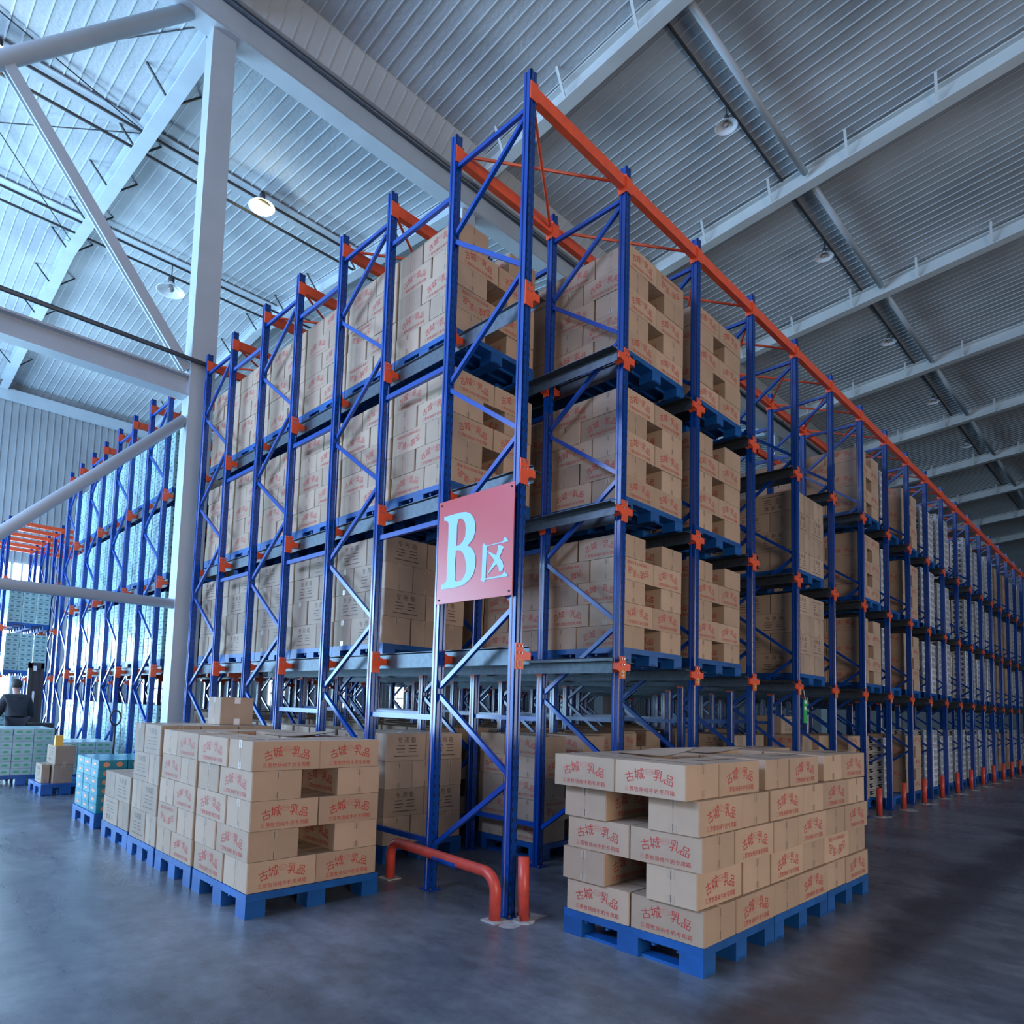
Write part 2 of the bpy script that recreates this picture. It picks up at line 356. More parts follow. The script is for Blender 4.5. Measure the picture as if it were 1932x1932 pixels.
mb = MB(); mb.prism([(6.1, 12.98), (6.5, 12.66), (6.62, 12.66), (6.62, 13.1), (6.1, 13.1)], X0, X1, 0, Matrix(((0, 0, 1, 0), (1, 0, 0, 0), (0, 1, 0, 0), (0, 0, 0, 1))))
x = X0
while x < X1: mb.bar((x, 6.1, 12.98), (x, 6.5, 12.66), .02, .02); x += .24
struct('trim_5', mb, CREAM, 'sloping ribbed underside of the roof valley gutter')
mb = MB(); mb.tube([(-13.7, 6.58, 12.60), (X1, 6.58, 12.60)], .045, 8)
x = 2.0
while x < 40: mb.tube([(x, 6.58, 12.6), (x, 6.5, 13.0)], .008, 5); x += 2.4
tag(ob('drain_pipe', mb.mesh('drain_pipe', GALV, True)), 'long grey pipe hung below the roof valley gutter', 'pipe')
# building columns
for k in range(0, 8):
    x = .10 + 5.46 * k; mb = MB()
    mb.box(x - .19, x + .19, 6.76, 6.785, 0, 12.17); mb.box(x - .19, x + .19, 7.015, 7.04, 0, 12.17); mb.box(x - .19, x - .165, 6.785, 7.015, 0, 12.17); mb.box(x + .165, x + .19, 6.785, 7.015, 0, 12.17)
    mb.box(x - .28, x + .28, 6.7, 7.1, 0, .04)
    struct('steel_column', mb, STEELW, 'tall pale steel building column, %s along the valley' % ORD[k])
# wall bracing left of the near column, in the column line
mb = MB(); hbeam(mb, (-6, 6.9, 6.25), (-.09, 6.9, 6.25), .24, .34); mb.tube([(-6, 6.7, 6.62), (.2, 6.7, 6.62)], .035, 8, 1)
tag(ob('steel_strut', mb.mesh('steel_strut', [STEELW, GALV])), 'deep horizontal steel beam running left from the building column', 'steel beam')
mb = MB(); mb.tube([(-6, 6.86, 2.83), (-.09, 6.86, 2.88)], .075, 12); tag(ob('steel_strut', mb.mesh('steel_strut', STEELW, True)), 'low horizontal tube strut running left from the building column', 'steel beam')
mb = MB(); mb.tube([(-.1, 6.86, 5.72), (-4.9, 6.86, .9)], .08, 12); tag(ob('diagonal_brace', mb.mesh('diagonal_brace', STEELW, True)), 'grey tube brace sloping down left from the middle of the building column', 'brace')
mb = MB(); hbeam(mb, (-.12, 6.86, 6.5), (-2.70, 6.86, 9.75), .16, .12, up=(0, 1, 0)); tag(ob('diagonal_brace', mb.mesh('diagonal_brace', STEELW)), 'bright brace rising left from the beam to the upper strut', 'brace')
mb = MB(); mb.tube([(-.2, 6.86, 12.5), (-5.6, 6.86, 6.6)], .11, 12); tag(ob('diagonal_brace', mb.mesh('diagonal_brace', STEELW, True)), 'thick grey brace sloping down left from the top of the building column', 'brace')
for n_, (a, b) in enumerate((((0.1, 7.2, 12.7), (-6, 16.5, 13.6)), ((0.1, 16.5, 13.5), (-6, 7.2, 12.8)), ((.1, 10.7, 13.0), (-6, 8.7, 12.9)), ((0.1, 10.7, 13.0), (-5.0, 15.4, 13.3)))):
    mb = MB(); mb.tube([a, b], .012, 5); tag(ob('roof_tie_rod', mb.mesh('roof_tie_rod', DARK)), 'thin dark roof bracing rod, %s of four at top left' % ORD[n_], 'tie rod', 'thin rods bracing the left roof')

# ---- high bay lamps
def lamp_mesh():
    sh = MB(); sh.lathe([(.05, .20), (.07, .17), (.10, .14), (.26, .02), (.30, 0), (.29, 0), (.25, .02), (.09, .13), (.04, .15)], 28)
    hd = MB(); hd.lathe([(.0, .34), (.05, .34), (.065, .3), (.065, .2), (.0, .2)], 16)
    bl = MB(); bl.lathe([(0, -.0), (.05, .01), (.075, .05), (.06, .1), (.03, .14)], 16)
    cd = MB(); cd.tube([(0, 0, .34), (0, 0, .62)], .012, 6)
    return sh.mesh('lamp_shade', LAMPM, True), hd.mesh('lamp_housing', DARK, True), bl, cd.mesh('lamp_cord', DARK)
LM = lamp_mesh(); LM_off = LM[2].mesh('bulb', mat('unlit_bulb', (.25, .22, .2), .2), True); LM_on = LM[2].mesh('bulb', BULB, True)
def lamp(x, y, z, label, on=False, s=1.0):
    r = ob('high_bay_lamp', None, (x, y, z)); tag(r, label, 'lamp', 'lamps hanging from the roof'); r.scale = (s, s, s)
    ob('lamp_shade', LM[0], parent=r); ob('lamp_housing', LM[1], parent=r); ob('bulb', LM_on if on else LM_off, parent=r); ob('lamp_cord', LM[3], parent=r)
    if on:
        d = bpy.data.lights.new('lamp_light', 'POINT'); d.energy = 22; d.color = (1, .8, .35); d.shadow_soft_size = .12
        o = bpy.data.objects.new('lamp_light', d); COL.objects.link(o); o.location = (x, y, z - .12)
for k, (x, lab) in enumerate(((8.15, 'nearest lamp on the right roof, with a large white shade'), (13.45, 'second lamp along the dark conduit of the right roof'), (18.85, 'third lamp along the dark conduit of the right roof'), (24.3, 'fourth lamp along the dark conduit of the right roof'), (29.8, 'fifth lamp along the dark conduit of the right roof'))):
    lamp(x, 2.25, zc(2.25) - .072 - .434, lab, s=.7)
lamp(2.6, 10.55, 12.72, 'lit yellow lamp right of the tall building column', True, 1.0)
lamp(-2.45, 10.55, 12.72, 'lit lamp cut by the left edge of the picture', True, 1.0)
lamp(2.2, 15.1, zb(15.4) + .1 - .775, 'unlit white lamp left of the tall building column', False, 1.25)

# ================================================================ drive-in racks
DX, WF, PF = 1.35, .865, 1.80
LV = [0, 1.894, 3.297, 4.707]; TOP = 6.56
def upright_profile():
    h = .04; g = .008
    side = [(-h, -h + .009), (-h + .009, -h), (-.014, -h), (-.009, -h + g), (.009, -h + g), (.014, -h), (h - .009, -h), (h, -h + .009)]
    out = []
    for q in range(4):
        c, s_ = math.cos(q * PI / 2), math.sin(q * PI / 2)
        for p in side[:-1] if False else side: out.append((p[0] * c - p[1] * s_, p[0] * s_ + p[1] * c))
    r = []
    for p in out:
        if not r or (abs(p[0] - r[-1][0]) + abs(p[1] - r[-1][1])) > 1e-5: r.append(p)
    if (abs(r[0][0] - r[-1][0]) + abs(r[0][1] - r[-1][1])) < 1e-5: r.pop()
    return r
PROF = upright_profile()
COLM = MB().prism(PROF, .012, TOP).mesh('upright_post', UPR)
BASEM = MB().box(-.06, .06, -.07, .07, .002, .012).box(-.055, -.043, -.065, -.05, .01, .03, 1).box(.043, .055, -.065, -.05, .01, .03, 1).mesh('base_plate', [BRACE, BOLT])
zz = [6.25, 5.6, 4.94, 4.25, 3.62, 2.95, 2.28, 1.62, .98, .33]
BR = [((0, .036, 6.27), (0, WF - .036, 6.27))]
for k in range(9):
    ya, yb_ = (.036, WF - .036) if k % 2 == 0 else (WF - .036, .036)
    BR.append(((0, ya, zz[k] - .035), (0, yb_, zz[k + 1] + .035)))
BRM = []
for a, b in BR:
    BRM.append(MB().bar(a, b, .034, .036).mesh('brace', BRACE))
mb = MB()
for a, b in BR: mb.bar(a, b, .034, .036)
BRALL = mb.mesh('bracing', BRACE)
def arm_mesh(L, R, plate_front):
    mb = MB(); y = -.0405
    if plate_front:
        mb.box(-.045, .045, y - .008, y, -.105, .09, 0)
        for z in (.07, .02):
            for x in (-.02, .02): mb.lathe([(0, .012), (.008, .011), (.010, 0)], 8, 1, Matrix.Translation((x, y - .008, z)) @ Matrix.Rotation(PI / 2, 4, 'X'))
    for s, on in ((-1, L), (1, R)):
        if not on: continue
        pf = [(.0405, -.05), (.125, -.03), (.125, .028), (.075, .028), (.0405, .045)] if not plate_front else [(.0405, -.05), (.07, -.032), (.125, -.03), (.125, .028), (.075, .028), (.0405, .045)]
        pf = [(s * a, b) for a, b in pf]
        if s < 0: pf = pf[::-1]
        mb.prism(pf, -.048 if plate_front else -.038, .038, 0, Matrix(((1, 0, 0, 0), (0, 0, 1, 0), (0, 1, 0, 0), (0, 0, 0, 1))))
        if not plate_front: mb.box(s * .0405 if s > 0 else -.0455, .0455 if s > 0 else s * .0405, -.035, .035, -.08, .08)
    return mb.mesh('support_arm', [ORANGE, BOLT])
ARM = {}
def arm(L, R, f):
    if (L, R, f) not in ARM: ARM[(L, R, f)] = arm_mesh(L, R, f)
    return ARM[(L, R, f)]
NUMM = {}
def number_plate(n):
    mb = MB()
    mb.lathe([(0, .003), (.034, .003), (.034, 0)], 24, 0); mb.lathe([(.028, .0045), (.034, .0045), (.034, 0)], 24, 1)
    s = str(n); 
    for i, c in enumerate(s):
        v, f = glyph(c, 2, .02); q = .058 if len(s) == 1 else .042
        mb.add([(x * q + (i - (len(s) - 1) / 2) * .022, y * q, .006) for x, y, z in v], f, 2)
    m3 = Matrix.Rotation(PI / 2, 4, 'X'); mb.v = [tuple(m3 @ Vector(p)) for p in mb.v]
    return mb.mesh('number_plate', [SIGNR, YEL, WHITE])
def frame(x, y, L, R, front, label, group, detail=2, num=None, block=1):
    r = ob('upright_frame', None, (x, y, 0)); tag(r, label, 'rack frame', group)
    for yy in (0, WF):
        ob('upright_post', COLM, (0, yy, 0), r)
        if detail: ob('base_plate', BASEM, (0, yy, 0), r)
    if detail >= 2:
        for m in BRM: ob('brace', m, parent=r)
    else: ob('bracing', BRALL, parent=r)
    for lv in (1, 2, 3):
        for yy in (0, WF):
            if detail == 0 and yy: continue
            plate = (front and yy == 0) or (block == 2 and not yy) or (L == 0 and yy == 0)
            for l_, r_ in (((L, R),) if plate or not (L and R) else ((1, 0), (0, 1))):
                ob('support_arm', arm(l_, r_, plate), (0, yy, LV[lv]), r)
    if num: ob('number_plate', number_plate(num), (0, -.049, LV[1] - .062), r)
    return r
NF = 20
for i in range(NF):
    frame(i * DX, 0, i > 0, 1, True, 'blue front upright frame with orange brackets, %s from the corner' % ORD[i], 'front upright frames of the big rack', 2 if i < 8 else 1, i + 1)
for k in range(1, 4):
    frame(0, k * PF, 0, 1, False, 'blue upright frame on the left rack side, %s back from the corner frame' % ORD[k - 1], 'left side upright frames', 2)
for i in range(1, 13):
    for k in range(1, 4):
        frame(i * DX, k * PF, 1, 1, False, 'inner blue upright frame behind the %s front post, %s row back' % (ORD[i], ORD[k - 1]), 'inner upright frames of the big rack', 1 if i < 4 else 0)

def spacer(x, y0, y1, z, label, grp='blue spacer bars joining the frames'):
    o = ob('spacer_bar', MB().bar((0, .041, 0), (0, y1 - y0 - .041, 0), .036, .045).mesh('spacer_bar', BRACE), (x, y0, z)); tag(o, label, 'spacer bar', grp); return o
HN = {.385: 'ankle height', 1.4: 'head height', 3.07: 'the middle shelf', 4.44: 'the top shelf', 6.01: 'the frame tops'}
sp0 = None
for k in range(3):
    y0, y1 = k * PF + WF, (k + 1) * PF
    for z in (.385, 1.4, 3.07, 4.44, 6.01):
        for i in (range(0, 7) if z in (.385, 1.4, 6.01) else range(0, 2)):
            lab = ('blue bar at %s, %s frame gap back on the left rack side' % (HN[z], ORD[k])) if i == 0 else 'blue bar at %s behind the %s front post, %s frame gap back' % (HN[z], ORD[i], ORD[k])
            if sp0 is None: sp0 = spacer(0, y0, y1, z, lab)
            else:
                c = sp0.copy(); COL.objects.link(c); c.location = (i * DX, y0, z); c['label'] = lab

# galvanised support rails, two to each lane and level
def rail_mesh(s, ln):
    mb = MB()
    pr = [(0, -.065), (.004, -.065), (.004, .034), (.09, .034), (.09, .040), (.004, .040), (.004, .065), (-.018, .075), (-.018, .070), (0, .060)]
    if s < 0: pr = [(-x, z) for x, z in pr][::-1]
    return mb.prism(pr, -.03, ln, 0, Matrix(((1, 0, 0, 0), (0, 0, 1, 0), (0, 1, 0, 0), (0, 0, 0, 1)))).mesh('support_rail', GALV)
RL, RRm = rail_mesh(1, 3 * PF + WF), rail_mesh(-1, 3 * PF + WF)
SH = {1: 'lowest shelf', 2: 'middle shelf', 3: 'top shelf'}
for i in range(NF - 1):
    for lv in (1, 2, 3):
        for s, m in ((1, RL), (-1, RRm)):
            x = i * DX + .127 if s > 0 else (i + 1) * DX - .127
            o = ob('support_rail', m, (x, 0, LV[lv] + .005)); tag(o, 'galvanised pallet rail, %s edge of the %s right of the %s front post' % ('left' if s > 0 else 'right', SH[lv], ORD[i]), 'rail', 'pallet rails of the big rack')
# orange ties on top
TIEM = MB().box(.046, DX - .046, -.03, .03, -.055, .055).box(.041, .048, -.045, .045, -.10, .07).box(DX - .048, DX - .041, -.045, .045, -.10, .07).box(-.044, .044, -.048, -.041, -.10, .05).mesh('top_tie_beam', ORANGE)
RODM = [MB().tube([(.1, .05, .05), (DX - .1, WF - .05, .05)], .014, 6).mesh('cross_rod', ORANGE), MB().tube([(.1, WF - .05, .085), (DX - .1, .05, .085)], .014, 6).mesh('cross_rod', ORANGE)]
yrows = [0, WF, PF, PF + WF, 2 * PF, 2 * PF + WF, 3 * PF, 3 * PF + WF]
for r_, y in enumerate(yrows):
    for i in range(NF - 1 if r_ < 2 else 8):
        o = ob('top_tie_beam', TIEM, (i * DX, y, 6.40)); tag(o, 'orange top beam starting at the %s front post, %s row from the front' % (ORD[i], ORD[r_]), 'beam', 'orange top beams of the big rack')
for i in range(NF - 1):
    for k in range(4 if i < 5 else 1):
        for q in (0, 1):
            o = ob('cross_rod', RODM[q], (i * DX, k * PF, 6.33)); tag(o, 'orange cross rod slanting %s right of the %s front post, %s frame back' % (('back', 'forward')[q], ORD[i], ORD[k]), 'rod', 'orange cross rods on top of the rack')

# second block along the same line, behind the building column
Y2 = 7.6
for k in range(4):
    for i in (0, 1, 2):
        frame(-.07 + i * DX, Y2 + k * PF, i > 0, 1, i == 0, ('blue frame of the rear left rack, %s one past the building column' % ORD[k]) if i == 0 else 'inner frame %s in from the aisle of the rear left rack, %s one back' % (ORD[i], ORD[k]), 'frames of the rear left rack', 1, None, 2)
R2 = rail_mesh(1, 3 * PF + WF)
for lv in (1, 2, 3):
    for i in (0, 1):
        o = ob('support_rail', R2, (.057 + i * DX, Y2, LV[lv] + .005)); tag(o, 'galvanised rail of the rear left rack, %s, %s lane' % (SH[lv], ORD[i]), 'rail', 'pallet rails of the rear left rack')
for k in range(4):
    for i in range(3, 12):
        frame(-.07 + i * DX, Y2 + k * PF, 1, 1, False, 'inner frame %s in from the aisle of the rear left rack, %s one back' % (ORD[i], ORD[k]), 'frames of the rear left rack', 0, None, 2)
for k in range(8):
    y = Y2 + (k // 2) * PF + (k % 2) * WF
    for i in range(2):
        o = ob('top_tie_beam', TIEM, (-.07 + i * DX, y, 6.40)); tag(o, 'orange top beam of the rear left rack, %s lane, %s row back' % (ORD[i], ORD[k]), 'beam', 'orange top beams of the rear left rack')
# third block further back
Y3 = 19.6
for k in range(3):
    for i in range(0, 4):
        frame(-.35 + i * DX, Y3 + k * PF, i > 0, 1, True, 'small distant blue frame at far left, %s from the aisle, %s row back' % (ORD[i], ORD[k]), 'frames of the farthest rack', 0, None, 2)
        for q, yy in enumerate((0, WF)):
            if i < 3:
                o = ob('top_tie_beam', TIEM, (-.35 + i * DX, Y3 + k * PF + yy, 6.40)); tag(o, 'distant orange top beam at far left, %s lane, row %s back' % (ORD[i], ORD[2 * k + q]), 'beam', 'orange top beams of the farthest rack')

# ================================================================ sign
B_OUT = [(0.766, 3.07), (0.652, 3.072), (0.561, 3.072), (0.504, 3.065), (0.447, 3.042), (0.406, 2.995), (0.386, 2.936), (0.387, 2.886), (0.406, 2.834), (0.436, 2.806), (0.471, 2.784), (0.426, 2.76), (0.393, 2.722), (0.374, 2.675), (0.371, 2.614), (0.389, 2.551), (0.43, 2.506), (0.499, 2.47), (0.596, 2.458), (0.679, 2.459), (0.768, 2.459), (0.772, 2.497), (0.74, 2.505), (0.715, 2.517), (0.707, 2.544), (0.71, 2.648), (0.705, 2.877), (0.707, 2.998), (0.717, 3.023), (0.738, 3.033), (0.762, 3.037)]
B_H1 = [(0.591, 3.018), (0.559, 3.023), (0.534, 3.01), (0.508, 2.98), (0.497, 2.922), (0.502, 2.861), (0.532, 2.821), (0.572, 2.799), (0.603, 2.801), (0.603, 2.889), (0.601, 2.974)]
B_H2 = [(0.607, 2.762), (0.574, 2.762), (0.529, 2.742), (0.503, 2.704), (0.479, 2.634), (0.477, 2.584), (0.495, 2.542), (0.533, 2.507), (0.582, 2.504), (0.603, 2.518), (0.61, 2.55), (0.61, 2.663)]
QU_BOX = [(0.288, 2.774), (0.254, 2.75), (0.083, 2.755), (0.066, 2.787), (0.041, 2.775), (0.022, 2.748), (0.082, 2.747), (0.253, 2.744), (0.255, 2.493), (0.083, 2.498), (0.059, 2.523), (0.019, 2.49), (0.03, 2.483), (0.255, 2.483), (0.271, 2.464), (0.31, 2.487), (0.299, 2.507), (0.299, 2.757)]
QU_X = [(0.128, 2.738), (0.074, 2.717), (0.074, 2.706), (0.114, 2.638), (0.08, 2.602), (0.068, 2.564), (0.077, 2.533), (0.102, 2.523), (0.113, 2.533), (0.121, 2.565), (0.144, 2.592), (0.233, 2.521), (0.239, 2.522), (0.165, 2.622), (0.186, 2.649), (0.244, 2.702), (0.237, 2.704), (0.147, 2.659), (0.134, 2.699)]
r = ob('zone_sign', MB().box(-.003, .003, -.021, .832, 2.338, 3.203).mesh('zone_sign', SIGNR), (-.072, 0, 0)); tag(r, 'large red sign with a white letter B hung on the corner posts', 'sign')
mb = MB()
for lp in ([B_OUT, B_H1, B_H2], [QU_BOX], [QU_X]):
    v, f = poly2d(lp); mb.add([(-.0785, a, b) for a, b, c in v], f)
ob('sign_lettering', mb.mesh('sign_lettering', SIGNW), (.072, 0, 0), r)
mb = MB()
for y, z in ((.01, 3.17), (.8, 3.17), (.01, 2.37), (.8, 2.37)): mb.lathe([(0, .008), (.008, .006), (.009, 0)], 8, 0, Matrix.Translation((-.003, y, z)) @ Matrix.Rotation(-PI / 2, 4, 'Y'))
ob('screw', mb.mesh('screw', DARK), parent=r)
mb = MB()
for y, z in ((.0, 3.1), (.0, 2.45), (.82, 3.1), (.82, 2.45)): mb.box(-.002, .02, y - .015, y + .015, z - .02, z + .02)
ob('bracket', mb.mesh('bracket', DARK), parent=r)

# guard rail and guard posts
def bent(mb, a, b, h, r, n=12, mi=0):
    a = Vector(a); b = Vector(b); up = Vector((0, 0, 1)); d = (b - a).normalized(); R = .12; pts = [a, a + up * (h - R)]
    for t in range(1, 7): t *= PI / 12; pts.append(a + up * (h - R + R * math.sin(t)) + d * (R - R * math.cos(t)))
    m = len(pts); pts2 = [b + (p - a).z * up - d * ((p - a).dot(d)) for p in pts][::-1]
    return mb.tube(pts + pts2, r, n, mi)
g = ob('guard_rail', bent(MB(), (-.16, -.02, .01), (-.06, 1.33, .01), .31, .042).mesh('guard_rail', PIPE, True)); tag(g, 'bent red pipe guard rail round the foot of the corner frame', 'guard rail')
ob('blue_sleeve', MB().tube([(-.128, .40, .31), (-.107, .69, .31)], .0435, 14).mesh('blue_sleeve', BRACE, True), parent=g)
mb = MB()
for x, y in ((-.16, -.02), (-.06, 1.33)): mb.box(x - .07, x + .07, y - .07, y + .07, 0, .01)
ob('foot_plate', mb.mesh('foot_plate', PALEGREY), parent=g)
PM = MB().tube([(0, 0, .01), (0, 0, .45)], .04, 14).mesh('guard_post', PIPE, True); PB = MB().lathe([(0, .012), (.07, .012), (.085, .002)], 10).box(-.06, -.045, -.01, .01, 0, .05, 1).box(.045, .06, -.01, .01, 0, .05, 1).mesh('foot_plate', [PALEGREY, BOLT])
for i in range(0, 18):
    if i in (1, 2, 3, 4): continue
    x = .0 if i == 0 else i * DX + .2
    o = ob('guard_post', PM, (x, -.15, 0), rot=(0, .015 * ((i * 7) % 5 - 2), 0)); tag(o, 'short orange guard post at the foot of %s' % ('the corner frame, under the sign' if i == 0 else 'the %s front post' % ORD[i]), 'guard post', 'guard posts in front of the big rack')
    ob('foot_plate', PB, parent=o)
# pale flat patches of uneven outline round the feet
for i in [0] + list(range(6, 16)):
    mb = MB(); n = 14; rr = [.10 + random.random() * .1 for _ in range(n)]
    mb.add([(0, 0, .003)] + [(rr[j] * 1.5 * math.cos(2 * PI * j / n), rr[j] * math.sin(2 * PI * j / n) * .7, .001) for j in range(n)], [(0, j + 1, (j + 1) % n + 1) for j in range(n)])
    o = ob('pale_patch', mb.mesh('pale_patch', PALEGREY), (i * DX + (.0 if i == 0 else .25), -.22 if i else -.12, 0)); tag(o, 'pale patch on the floor before the %s front post' % ORD[i], 'floor patch', 'pale patches along the rack foot')
# green tag on the fifth post
t = ob('green_tag', MB().box(-.055, .055, -.004, .004, -.15, .15).box(-.03, .03, -.006, -.004, .10, .14, 1).box(-.04, .02, -.006, -.004, .02, .06, 1).mesh('green_tag', [GREENT, WHITE]), (5.5, -.075, 1.58)); tag(t, 'green tag hanging on the fifth front post above the cartons', 'tag')
ob('string', MB().tube([(0, 0, .15), (-.05, 0, .27)], .004, 5).mesh('string', WHITE), parent=t)

# ================================================================ pallets
_pal = {}
def pallet(x0, y0, z0, W, D, h, label, detail=True, runner='y', rot=0):
    key = (round(W, 2), round(D, 2), round(h, 3), runner, detail)
    if key not in _pal:
        fw = .15; fh = h - .055
        deck = MB().box(0, W, 0, D, h - .05, h)
        for q in range(1, 6): deck.box(.02, W - .02, D * q / 6 - .01, D * q / 6 + .01, h - .075, h - .05)
        foot = MB().box(-fw / 2, fw / 2, -fw / 2, fw / 2, 0, h - .0505)
        run = MB().box(-.05, .05, 0, D, -.0005, .018) if runner == 'y' else MB().box(0, W, -.05, .05, -.0005, .018)
        pts = [(a, b) for a in (fw / 2, W / 2, W - fw / 2) for b in (fw / 2, D / 2, D - fw / 2)]
        rpos = [(a, 0) for a in (fw / 2, W / 2, W - fw / 2)] if runner == 'y' else [(0, b) for b in (fw / 2, D / 2, D - fw / 2)]
        if detail: _pal[key] = (deck.mesh('deck', BLUE), foot.mesh('foot', BLUE), run.mesh('runner', BLUE) if runner else None, pts, rpos)
        else:
            for a, b in pts: deck.box(a - fw / 2, a + fw / 2, b - fw / 2, b + fw / 2, 0, h - .05)
            if runner:
                for a, b in rpos: deck.box(a - .05 if runner == 'y' else 0, a + .05 if runner == 'y' else W, b if runner == 'y' else b - .05, D if runner == 'y' else b + .05, 0, .018)
            _pal[key] = deck.mesh('plastic_pallet', BLUE)
    g = 'blue plastic pallets'
    if not detail:
        o = ob('plastic_pallet', _pal[key], (x0, y0, z0)); tag(o, label, 'pallet', g); return o
    de, fo, ru, pts, rpos = _pal[key]
    o = ob('plastic_pallet', None, (x0, y0, z0)); tag(o, label, 'pallet', g)
    ob('deck', de, parent=o)
    for a, b in pts: ob('foot', fo, (a, b, 0), o)
    if ru:
        for a, b in rpos: ob('runner', ru, (a, b, .0005), o)
    return o

# ================================================================ cartons
def carton_parts(kind, L, Wd, H, side=3, lite=False):
    """body, print and tape as mesh builders, centred on the carton, long axis along x"""
    b = MB(); p = MB(); t = MB(); c = min(.006, Wd * .03)
    a, d, h = L / 2, Wd / 2, H / 2
    pr = [(-a + c, -d), (a - c, -d), (a, -d + c), (a, d - c), (a - c, d), (-a + c, d), (-a, d - c), (-a, -d + c)]
    b.prism(pr, -h, h, 0)
    if kind in ('red', 'z', 'plain'):
        b.box(-a + .002, a - .002, -.0018, .0018, h - .0002, h + .0008, 1)          # slit between the top flaps
        t.box(-a - .001, a + .001, -.024, .024, h + .0006, h + .0014, 0)
        for s in (-1, 1):
            x0, x1 = (a + .0002, a + .001) if s > 0 else (-a - .001, -a - .0002)
            t.box(x0, x1, -.024, .024, h - .055, h + .0014, 0); t.box(x0, x1, -.024, .024, -h, -h + .05, 0)
            t.box(x0 if s > 0 else x0 - .0006, x1 + .0006 if s > 0 else x1, -.0025, .0025, h - .06, h - .012, 1)
            t.box(x0 if s > 0 else x0 - .0006, x1 + .0006 if s > 0 else x1, -.0025, .0025, -h + .012, -h + .055, 1)
            b.box(x0, x0 + .0006, -.0012, .0012, -h, h, 0) if not lite else None
    def put(v, f, cx, cz, sc_, rot=0, mi=0, sides=(0, 1)):
        cr, sr = math.cos(rot), math.sin(rot)
        for s in sides:
            q = []
            for x, y, _ in v:
                X = (x * cr - y * sr) * sc_ + cx; Z = (x * sr + y * cr) * sc_ + cz
                q.append((X, -d - .0008, Z) if s == 0 else (-X, d + .0008, Z))
            p.add(q, f, mi)
    sides = (0, 1) if side == 3 else (side,)
    if kind == 'red':
        k = min(1.0, L / .55); fs = .086 * k
        for i, ch in enumerate('古城 乳品'):
            u = i - 2
            if ch == ' ': continue
            v, f = glyph(ch, 1, .0); put(v, f, u * .076 * k, .036 * H / .207 - .0075 * u * u, fs * (.9 if abs(u) == 2 else 1), -.13 * u, 0, sides)
        n = 16; ring = [(math.cos(2 * PI * j / n) * rr, math.sin(2 * PI * j / n) * rr * .6, 0) for rr in (1, .8) for j in range(n)]
        put(ring, [(j, (j + 1) % n, n + (j + 1) % n, n + j) for j in range(n)], 0, .045, .036 * k, 0, 1, sides)
        put([(-.7, -.09, 0), (.7, -.09, 0), (.7, .12, 0), (-.7, .12, 0)], [(0, 1, 2, 3)], 0, .045, .03 * k, 0, 1, sides)
        if not lite:
            for i, ch in enumerate('三晋牧场纯牛奶专用箱'):
                v, f = glyph(ch, 1, .0); put(v, f, (i - 4.5) * .039 * k, -.066, .037 * k, 0, 0, sides)
        else: put([(-1, -.035, 0), (1, -.035, 0), (1, .035, 0), (-1, .035, 0)], [(0, 1, 2, 3)], 0, -.062, .18, 0, 1, sides)
    elif kind == 'z':
        for i, ch in enumerate('专用箱'):
            v, f = glyph(ch, 1, .0); put(v, f, (i - 1) * .085 * L / .5, H * .27, .062, 0, 0, sides)
        for r_, (zq, ws) in enumerate(((.06, (.09, .10)), (-.06, (.11, .09)), (-.17, (.08, .10)), (-.33, (.3,)))):
            for m_, wd in enumerate(ws):
                cx = (-.075 + .15 * m_) if len(ws) > 1 else 0
                put([(-wd / 2, -.004, 0), (wd / 2, -.004, 0), (wd / 2, .004, 0), (-wd / 2, .004, 0)], [(0, 1, 2, 3)], cx * L / .5, zq * H, 1.0, 0, 0, sides)
    elif kind == 'plain':
        for zq in (h - .03, -h + .03): t.box(-.03, .03, -d - .001, -d, zq - .03, zq + .03, 2)
    elif kind in ('white', 'pale', 'green', 'teal'):
        n = {'white': 5, 'pale': 2, 'green': 2, 'teal': 2}[kind]
        for q in range(n):
            cx = (q - (n - 1) / 2) * L / n * .9
            if kind == 'white': v = [(x * 1.35, y * 1.1, 0) for x, y in ((-.4, -.5), (.1, -.5), (.45, -.1), (.0, .1), (.5, .5), (-.1, .5), (-.5, .15), (-.05, -.1))]
            elif kind == 'teal': v = [(math.cos(j * PI / 4) * .4, math.sin(j * PI / 4) * .5, 0) for j in range(8)]
            else: v = [(-.5, -.25, 0), (.2, -.3, 0), (.5, .0, 0), (.2, .3, 0), (-.4, .25, 0)]
            put([(x * L / n * .6, y * H * .62, z) for x, y, z in v], [tuple(range(len(v)))], cx, 0, 1.0, 0, 0, sides)
        # ends too
        for s in (-1,):
            v = [(-.4, -.5), (.1, -.5), (.45, -.1), (.0, .1), (.5, .5), (-.1, .5), (-.5, .15), (-.05, -.1)] if kind == 'white' else [(-.3, -.28), (.3, -.22), (.25, .22), (-.3, .28)]
            for q in ((-1, 1) if kind == 'white' else (0,)):
                p.add([(s * (a + .0008), (x * Wd * (.35 if kind == 'white' else .6) + q * Wd * .24) * s, y * H * .6) for x, y in v], [tuple(range(len(v)))], 0)
    return b, p, t
KM = {'red': (CARD, [REDP, FAINT]), 'z': (CARDZ, [BLKP]), 'plain': (CARDZ, [BLKP]), 'white': (CWHITE, [CBLK]), 'pale': (CPALE, [mat('grey_green_carton_print', (.08, .22, .24), .4)]),
      'green': (CPALE, [CGREEN]), 'teal': (TEAL, [PEACH])}
KN = {'red': 'milk_carton', 'z': 'shipping_carton', 'plain': 'shipping_carton', 'white': 'wrapped_carton', 'pale': 'film_wrapped_pack', 'green': 'green_milk_pack', 'teal': 'drink_pack'}
